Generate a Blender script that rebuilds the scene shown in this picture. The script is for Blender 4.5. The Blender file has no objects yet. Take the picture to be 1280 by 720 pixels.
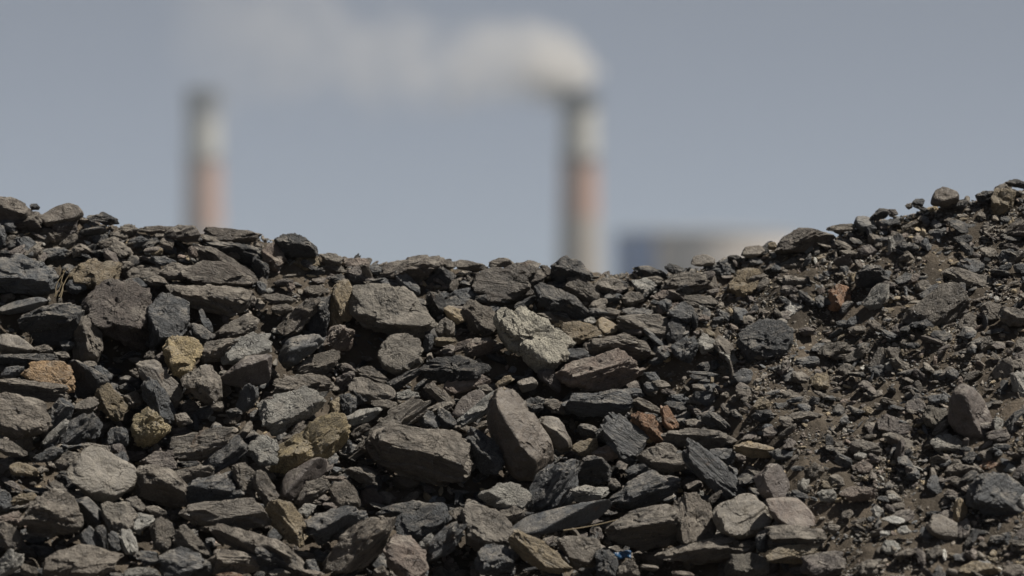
import bpy, bmesh, math, random
import numpy as np
from mathutils import Vector, Matrix

scene = bpy.context.scene
col = scene.collection
R = math.radians
rng = np.random.default_rng(7)
random.seed(7)

# ------------------------------------------------------------------ camera geometry
CAM_Z = 1.6
LENS, SENSOR = 135.0, 36.0
TANW = SENSOR / LENS            # full frame width per metre of distance
PXW = TANW / 1280.0             # metres per photo pixel per metre of distance

def px_ray(px, py):
    return (px - 640) * PXW, (360 - py) * PXW      # dx, dz per metre of y

# ------------------------------------------------------------------ the heap's form
# the crest of the heap: photo x, photo y (a little under the stones on it)
SKY = [(-400, 262), (-150, 256), (0, 256), (60, 268), (100, 270), (150, 283), (230, 288), (300, 292), (350, 300), (395, 318),
       (450, 328), (520, 334), (580, 337), (640, 337), (700, 340), (760, 343), (820, 341), (860, 338), (900, 331), (940, 318),
       (980, 306), (1040, 297), (1090, 278), (1150, 262), (1190, 255), (1230, 246), (1280, 236), (1430, 215), (1700, 190)]
YC = 13.25
_sx = np.array([s[0] for s in SKY], float)
_sz = np.array([s[1] for s in SKY], float)
SLOPE = math.tan(R(46))

def crest_z(x):
    px = x / (YC * PXW) + 640
    return CAM_Z + (360 - np.interp(px, _sx, _sz)) * PXW * YC

def lump(x, y):
    return 0.035 * np.sin(x * 3.1 + 1.3) * np.sin(y * 4.3 + x * 1.7) + 0.02 * np.sin(x * 7.7 + y * 5.1)

def coarse_zone(x, z):
    """1 where the heap is of big rocks, 0 where it is gravel (right of a slanting line)"""
    px = x / (12.5 * PXW) + 640
    py = 360 - (z - CAM_Z) / (12.5 * PXW)
    edge = 800 + (py - 340) * 0.62
    return np.clip((edge - px) / 120.0 + 0.5, 0, 1)

def terrain_z(x, y):
    zc = crest_z(x)
    front = zc - SLOPE * (YC - y)
    back = zc - 0.62 * (y - YC)
    k = 0.045
    h = np.clip(0.5 + 0.5 * (back - front) / k, 0, 1)
    z = back * (1 - h) + front * h - k * h * (1 - h)
    hol = vnoise(np.stack([np.atleast_1d(x) * 5.5, np.atleast_1d(y) * 6.5, np.atleast_1d(x) * 0], 1), 61).reshape(np.shape(x))
    z = z + (lump(x, y) + .035 * hol) * np.clip((YC - y) * 4, 0, 1)
    z = z - 0.17 * coarse_zone(x, z) * np.clip((YC - .04 - y) * 3.5, 0, 1)
    return np.maximum(z, 0.0)

def surface_hit(px, py, lift=0.0):
    """where the pixel's ray meets the mean slope of the heap (or the crest)"""
    dx, dz = px_ray(px, py)
    y = 11.0
    while y < YC:
        if CAM_Z + dz * y <= crest_z(dx * y) - SLOPE * (YC - y) + lump(dx * y, y) + lift:
            break
        y += 0.01
    return dx * y, y, CAM_Z + dz * y

# ------------------------------------------------------------------ numpy noise
def _hash(ix, iy, iz, seed):
    h = (ix * 374761393 + iy * 668265263 + iz * 2147483647 + seed * 1274126177) & 0xFFFFFFFF
    h = ((h ^ (h >> 13)) * 1274126177) & 0xFFFFFFFF
    h = h ^ (h >> 16)
    return (h & 0xFFFFFF) / float(0xFFFFFF)

def vnoise(p, seed=0):
    i = np.floor(p).astype(np.int64)
    f = p - i
    f = f * f * (3 - 2 * f)
    ix, iy, iz = i[:, 0], i[:, 1], i[:, 2]
    out = 0
    for a in (0, 1):
        wx = f[:, 0] if a else 1 - f[:, 0]
        for b in (0, 1):
            wy = f[:, 1] if b else 1 - f[:, 1]
            for c in (0, 1):
                wz = f[:, 2] if c else 1 - f[:, 2]
                out = out + wx * wy * wz * _hash(ix + a, iy + b, iz + c, seed)
    return out * 2 - 1

def fbm(p, seed=0, octaves=4, gain=0.5):
    out, amp = 0, 1.0
    for k in range(octaves):
        out = out + amp * vnoise(p * (2.03 ** k) + 17.3 * k, seed + k)
        amp *= gain
    return out

# ------------------------------------------------------------------ meshes
def ico(level):
    bm = bmesh.new()
    bmesh.ops.create_icosphere(bm, subdivisions=level, radius=1.0)
    v = np.array([x.co[:] for x in bm.verts])
    f = np.array([[w.index for w in t.verts] for t in bm.faces])
    bm.free()
    return v / np.linalg.norm(v, axis=1)[:, None], f

ICO = {k: ico(k) for k in (1, 2, 3, 4, 5, 6)}

def tri_mesh(name, verts, faces, mat=None, smooth=False):
    me = bpy.data.meshes.new(name)
    n, m = len(verts), len(faces)
    k = faces.shape[1]
    me.vertices.add(n)
    me.vertices.foreach_set('co', np.ascontiguousarray(verts, dtype=np.float32).ravel())
    me.loops.add(m * k)
    me.loops.foreach_set('vertex_index', np.ascontiguousarray(faces, dtype=np.int32).ravel())
    me.polygons.add(m)
    me.polygons.foreach_set('loop_start', np.arange(0, m * k, k, dtype=np.int32))
    me.update(calc_edges=True)
    me.validate()
    me.polygons.foreach_set('use_smooth', np.full(len(me.polygons), smooth))
    if mat: me.materials.append(mat)
    return me

def link(name, me, parent=None):
    o = bpy.data.objects.new(name, me)
    col.objects.link(o)
    if parent: o.parent = parent
    return o

def tag(o, label=None, cat=None, group=None, kind=None):
    if label: o['label'] = label
    if cat: o['category'] = cat
    if group: o['group'] = group
    if kind: o['kind'] = kind
    return o

# ------------------------------------------------------------------ materials
class NT:
    def __init__(s, name):
        s.m = bpy.data.materials.new(name); s.m.use_nodes = True
        s.t = s.m.node_tree; s.t.nodes.clear()
    def n(s, typ, **kw):
        x = s.t.nodes.new(typ)
        for k, v in kw.items():
            if k.startswith('i_'): x.inputs[k[2:].replace('_', ' ')].default_value = v
            else: setattr(x, k, v)
        return x
    def l(s, a, b): s.t.links.new(a, b)
    def math(s, op, a, b=None, c=None, clamp=False):
        x = s.n('ShaderNodeMath', operation=op, use_clamp=clamp)
        for i, v in enumerate((a, b, c)):
            if v is None: continue
            if isinstance(v, (int, float)): x.inputs[i].default_value = v
            else: s.l(v, x.inputs[i])
        return x.outputs[0]
    def mix(s, fac, a, b, blend='MIX'):
        x = s.n('ShaderNodeMix', data_type='RGBA', blend_type=blend)
        for i, v in ((0, fac), (6, a), (7, b)):
            if isinstance(v, (int, float)): x.inputs[i].default_value = v
            elif isinstance(v, tuple): x.inputs[i].default_value = (*v, 1)
            else: s.l(v, x.inputs[i])
        return x.outputs[2]
    def noise(s, vec, scale, detail=4, rough=.55, dist=0.0):
        x = s.n('ShaderNodeTexNoise'); x.inputs['Scale'].default_value = scale
        x.inputs['Detail'].default_value = detail; x.inputs['Roughness'].default_value = rough
        x.inputs['Distortion'].default_value = dist
        s.l(vec, x.inputs['Vector']); return x.outputs[0]
    def remap(s, v, a, b, c=0., d=1.):
        x = s.n('ShaderNodeMapRange'); s.l(v, x.inputs[0])
        for i, q in enumerate((a, b, c, d)): x.inputs[i + 1].default_value = q
        return x.outputs[0]
    def out(s, surf=None, vol=None):
        o = s.n('ShaderNodeOutputMaterial')
        if surf: s.l(surf, o.inputs[0])
        if vol: s.l(vol, o.inputs[1])
        return s.m

def stone_material(name, source='object', strata=0.0, fleck=0.0, bump=1.0, rough=0.75, grain=1.0):
    t = NT(name)
    tc = t.n('ShaderNodeTexCoord')
    info = t.n('ShaderNodeObjectInfo')
    vec = t.n('ShaderNodeVectorMath', operation='ADD')
    t.l(tc.outputs['Object'], vec.inputs[0])
    off = t.math('MULTIPLY', info.outputs['Random'], 37.0)
    t.l(off, vec.inputs[1])
    v = vec.outputs[0]
    if source == 'object':
        base = info.outputs['Color']
    else:
        a = t.n('ShaderNodeAttribute', attribute_name='stone_color'); base = a.outputs['Color']
    big = t.noise(v, 9, 5, .6, .4)
    mid = t.noise(v, 42, 5, .65)
    fine = t.noise(v, 210, 3, .7)
    mp = t.n('ShaderNodeMapping'); t.l(v, mp.inputs[0]); mp.inputs['Scale'].default_value = (6, 6, 75)
    stra = t.noise(mp.outputs[0], 1.0, 6, .62, .35)
    # tone variation of the stone itself
    shade = t.math('ADD', t.remap(big, .25, .75, .62, 1.38), t.remap(mid, .3, .7, -.32, .32))
    shade = t.math('ADD', shade, t.remap(fine, .3, .7, -.27 * grain, .27 * grain))
    shade = t.math('ADD', shade, t.remap(stra, .3, .7, -.32 * strata, .32 * strata))
    shade = t.math('MAXIMUM', shade, .25)
    sc = t.n('ShaderNodeVectorMath', operation='SCALE'); t.l(base, sc.inputs[0]); t.l(shade, sc.inputs['Scale'])
    c = sc.outputs[0]
    # brown dust in patches, strengthened on upward faces to paint in brighter lit tops
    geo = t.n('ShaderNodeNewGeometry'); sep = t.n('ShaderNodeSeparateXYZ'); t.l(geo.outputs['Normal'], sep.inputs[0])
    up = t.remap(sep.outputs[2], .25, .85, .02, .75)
    dust_lit = t.math('MULTIPLY', up, t.remap(t.noise(v, 17, 6, .7), .42, .62), clamp=True)
    c = t.mix(dust_lit, c, (.325, .295, .248))
    # rusty stain patches
    rust = t.remap(t.noise(v, 12.5, 5, .7, .6), .63, .74, 0, .45)
    c = t.mix(rust, c, (.155, .092, .05))
    # pale mineral flecks
    if fleck > 0:
        fl = t.remap(t.noise(v, 120, 4, .75), .60, .68, 0, fleck)
        fl = t.math('MULTIPLY', fl, t.remap(t.noise(v, 14, 3, .6), .4, .6))
        c = t.mix(fl, c, (.42, .40, .34))
    # dark cracks
    vo = t.n('ShaderNodeTexVoronoi', feature='DISTANCE_TO_EDGE'); vo.inputs['Scale'].default_value = 13
    wv = t.n('ShaderNodeVectorMath', operation='ADD')
    nz = t.n('ShaderNodeTexNoise'); nz.inputs['Scale'].default_value = 20; nz.inputs['Detail'].default_value = 4; t.l(v, nz.inputs['Vector'])
    ns = t.n('ShaderNodeVectorMath', operation='SCALE'); t.l(nz.outputs['Color'], ns.inputs[0]); ns.inputs['Scale'].default_value = .09
    t.l(v, wv.inputs[0]); t.l(ns.outputs[0], wv.inputs[1])
    m2 = t.n('ShaderNodeMapping'); t.l(wv.outputs[0], m2.inputs[0]); m2.inputs['Scale'].default_value = (.6, .6, 1.9)
    t.l(m2.outputs[0], vo.inputs['Vector'])
    crack = t.math('MULTIPLY', t.remap(vo.outputs['Distance'], 0, .018, 1, 0), t.remap(big, .45, .6))
    c = t.mix(t.math('MULTIPLY', crack, .75), c, (.018, .017, .016))
    # relief
    h = t.math('MULTIPLY', mid, .9)
    h = t.math('ADD', h, t.math('MULTIPLY', fine, .38 * grain))
    h = t.math('ADD', h, t.math('MULTIPLY', stra, 1.5 * strata))
    h = t.math('SUBTRACT', h, t.math('MULTIPLY', crack, .6))
    b = t.n('ShaderNodeBump'); b.inputs['Strength'].default_value = min(1, .85 * bump); b.inputs['Distance'].default_value = .018
    t.l(h, b.inputs['Height'])
    p = t.n('ShaderNodeBsdfPrincipled')
    t.l(c, p.inputs['Base Color']); t.l(b.outputs[0], p.inputs['Normal'])
    t.l(t.remap(mid, .3, .7, rough - .42, rough + .05), p.inputs['Roughness'])
    p.inputs['Specular IOR Level'].default_value = .5
    return t.out(p.outputs[0])

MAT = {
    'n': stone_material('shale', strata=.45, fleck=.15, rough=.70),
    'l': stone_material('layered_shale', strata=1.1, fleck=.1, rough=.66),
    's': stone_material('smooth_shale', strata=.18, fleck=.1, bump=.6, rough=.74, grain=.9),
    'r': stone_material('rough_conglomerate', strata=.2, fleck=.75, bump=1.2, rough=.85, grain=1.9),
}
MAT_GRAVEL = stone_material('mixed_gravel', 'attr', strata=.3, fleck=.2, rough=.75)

def plain(name, colour, rough=.7, noise_scale=None, amount=.15):
    t = NT(name)
    p = t.n('ShaderNodeBsdfPrincipled'); p.inputs['Roughness'].default_value = rough
    tc = t.n('ShaderNodeTexCoord')
    f = t.remap(t.noise(tc.outputs['Object'], noise_scale or 4, 5), .3, .7, 1 - amount, 1 + amount)
    sc = t.n('ShaderNodeVectorMath', operation='SCALE'); sc.inputs[0].default_value = colour; t.l(f, sc.inputs['Scale'])
    t.l(sc.outputs[0], p.inputs['Base Color'])
    return t.out(p.outputs[0])

# ------------------------------------------------------------------ rocks
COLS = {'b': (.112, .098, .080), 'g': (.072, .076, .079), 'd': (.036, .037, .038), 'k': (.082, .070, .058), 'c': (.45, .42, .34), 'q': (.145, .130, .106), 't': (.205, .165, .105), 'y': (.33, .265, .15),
        'o': (.21, .118, .066), 'p': (.26, .255, .23), 'r': (.142, .112, .092), 'a': (.38, .255, .14), 'v': (.100, .086, .077), 'w': (.33, .32, .29)}

def hull2d(pts):
    pts = sorted(set(map(tuple, pts)))
    def half(ps):
        h = []
        for p in ps:
            while len(h) >= 2 and (h[-1][0] - h[-2][0]) * (p[1] - h[-2][1]) - (h[-1][1] - h[-2][1]) * (p[0] - h[-2][0]) <= 1e-12: h.pop()
            h.append(p)
        return h[:-1]
    return np.array(half(pts) + half(pts[::-1]))

def radial(dirs, N, H, p):
    q = np.maximum(dirs @ (N / H[:, None]).T, 0)
    mx = q.max(axis=1)
    return 1.0 / (mx * ((q / mx[:, None]) ** p).sum(axis=1) ** (1.0 / p))

def rock_shape(poly, crease, kind, seed, level):
    """poly: outline in metres (u right, v up) about 0,0.  Returns verts in (u, v, w = towards the camera), faces, bed normal"""
    g = np.random.default_rng(seed)
    H2 = hull2d(poly)
    n = len(H2)
    c0 = H2.mean(axis=0)
    x = H2 - c0
    # axes from evenly spaced outline points
    pts = np.concatenate([H2[i] + (H2[(i + 1) % n] - H2[i]) * np.linspace(0, 1, 12, endpoint=False)[:, None] for i in range(n)])
    cen = pts.mean(axis=0)
    H2 = H2 - cen
    pts = pts - cen
    w_, v_ = np.linalg.eigh(np.cov(pts.T))
    a = v_[:, 1]; m = v_[:, 0]
    if m[1] < 0: m = -m
    if abs(m[1]) < .35 and m[0] < 0: m = -m
    if abs(m[1]) < .45:          # upright stones: turn the crease part of the way to level
        m = m + np.array([0, .45]); m /= np.linalg.norm(m); a = np.array([m[1], -m[0]])
    pm = pts @ m; pa = pts @ a
    mmax, mmin = pm.max(), pm.min()
    hm = (mmax - mmin) / 2; ha = (pa.max() - pa.min()) / 2
    D = hm * g.uniform(.62, .85) if kind != 's' else hm * g.uniform(.75, .9)
    D = max(D, .3 * min(ha, 2.2 * hm))
    A3 = np.array([a[0], a[1], 0]); M3 = np.array([m[0], m[1], 0]); W3 = np.array([0, 0, 1.])
    N, Hh = [], []
    def plane(nv, h):
        L = np.linalg.norm(nv); N.append(nv / L); Hh.append(max(h / L, .12 * hm))
    for i in range(n):
        p, q = H2[i], H2[(i + 1) % n]
        e = q - p
        if np.hypot(*e) < 1e-5: continue
        nn = np.array([e[1], -e[0]]) / np.hypot(*e)
        h = nn @ p
        kf = g.uniform(.15, .55); kb = g.uniform(.05, .3)
        plane(np.array([nn[0], nn[1], kf]), h)
        plane(np.array([nn[0], nn[1], -kb]), h)
    mc = mmax - crease * (mmax - mmin)
    t1 = math.atan(min(1.5, 1.55 * D / max(mmax - mc, .15 * hm)))
    t2 = math.atan(min(g.uniform(.7, 1.35), 1.6 * D / max(mc - mmin, .15 * hm)))
    sk = g.uniform(-.22, .22)
    plane(M3 * math.sin(t1) + W3 * math.cos(t1) + A3 * sk, mc * math.sin(t1) + D * math.cos(t1))
    sk = g.uniform(-.3, .2)
    plane(-M3 * math.sin(t2) + W3 * math.cos(t2) + A3 * sk, -mc * math.sin(t2) + D * math.cos(t2))
    plane(-W3, 1.35 * D)
    N = np.array(N); Hh = np.array(Hh)
    d0, f = ICO[level]
    d = d0[:, :1] * A3 * ha + d0[:, 1:2] * M3 * hm + d0[:, 2:] * W3 * D
    d /= np.linalg.norm(d, axis=1)[:, None]
    pw = {'n': 100, 'l': 100, 's': 18, 'r': 34}[kind]
    P = d * radial(d, N, Hh, pw)[:, None]
    # chipped corners and edges
    k = {'n': 12, 'l': 7, 's': 6, 'r': 13}[kind]
    C = g.normal(size=(k, 3)); C /= np.linalg.norm(C, axis=1)[:, None]
    sup = (P @ C.T).max(axis=0) * g.uniform(.70, .98, k)
    r = radial(d, np.vstack([N, C]), np.concatenate([Hh, sup]), pw)
    # broken-off steps: the stone is the union of a few differently cut blocks, which leaves notches and re-entrant edges
    if kind != 's' or g.uniform() < .4:
        r = r * .93
        for j in range(3 if kind in 'nr' else 2):
            Nj = N + g.normal(0, .16, N.shape); Nj /= np.linalg.norm(Nj, axis=1)[:, None]
            Cj = g.normal(size=(8, 3)); Cj /= np.linalg.norm(Cj, axis=1)[:, None]
            sj = np.maximum((P @ Cj.T).max(axis=0) * g.uniform(.45, 1.0, 8), .2 * hm)
            r = np.maximum(r, radial(d, np.vstack([Nj, Cj]), np.concatenate([Hh * g.uniform(.8, 1.12, len(Hh)), sj]), pw))
    P = d * r[:, None]
    s = hm
    o = g.uniform(-50, 50, 3)
    q = P + o
    amp = {'n': 1, 'l': .8, 's': .55, 'r': 1.5}[kind]
    P = P + np.stack([vnoise(q * 1.1 / s, 3), vnoise(q * 1.1 / s, 4), vnoise(q * 1.1 / s, 5)], 1) * s * .085 * amp
    # bedding planes
    bed = M3 * .8 + W3 * g.uniform(.25, .7) + A3 * g.uniform(-.25, .25); bed /= np.linalg.norm(bed)
    tt = P @ bed
    T = s * {'n': .42, 'l': .24, 's': .9, 'r': .5}[kind]
    idx = np.floor(tt / T + .45 * vnoise(q * 1.4 / s, 9) + .12 * vnoise(q * 5 / s, 19)).astype(np.int64)
    hsh = _hash(idx, idx * 0 + 3, idx * 0, int(seed) % 9999)
    lat = P - tt[:, None] * bed
    P = P - lat * (hsh * {'n': .14, 'l': .24, 's': .03, 'r': .06}[kind])[:, None]
    # stepped spalls: terraces where flakes came away
    sp = vnoise(q * 1.9 / s, 23) + .35 * vnoise(q * 5.5 / s, 24)
    P = P - d * ((np.clip((sp - .22) * 9, 0, 1) * .10 + np.clip((sp - .5) * 12, 0, 1) * .09) * s * amp)[:, None]
    rough = fbm(q * 3.6 / s, 31, 5, .6) * .045 * amp
    if kind == 'r': rough = rough + (np.abs(vnoise(q * 6 / s, 41)) - .3) * .09
    if kind == 'l':
        qq = q - (q @ bed)[:, None] * bed * 0 + (q @ bed)[:, None] * bed * 5
        rough = rough + fbm(qq * 1.6 / s, 37, 3) * .035
    P = P + d * (rough * s)[:, None]
    for ax in (0, 1):       # keep the traced width and height
        lo, hi = H2[:, ax].min() * 1.05, H2[:, ax].max() * 1.05
        a0, a1 = P[:, ax].min(), P[:, ax].max()
        P[:, ax] = lo + (P[:, ax] - a0) * (hi - lo) / (a1 - a0)
    return P, f, bed, cen, D

def to_world(P):   # (u, v, w) -> x, y, z
    return np.stack([P[:, 0], -P[:, 2], P[:, 1]], 1)

ORIGIN = {'A': (0, 220), 'B': (320, 260), 'C': (640, 300), 'D': (960, 220), 'E': (0, 380), 'F': (320, 420), 'G': (640, 440),
          'H': (960, 380), 'I': (0, 540), 'J': (320, 540), 'K': (640, 540), 'L': (960, 540)}
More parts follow.
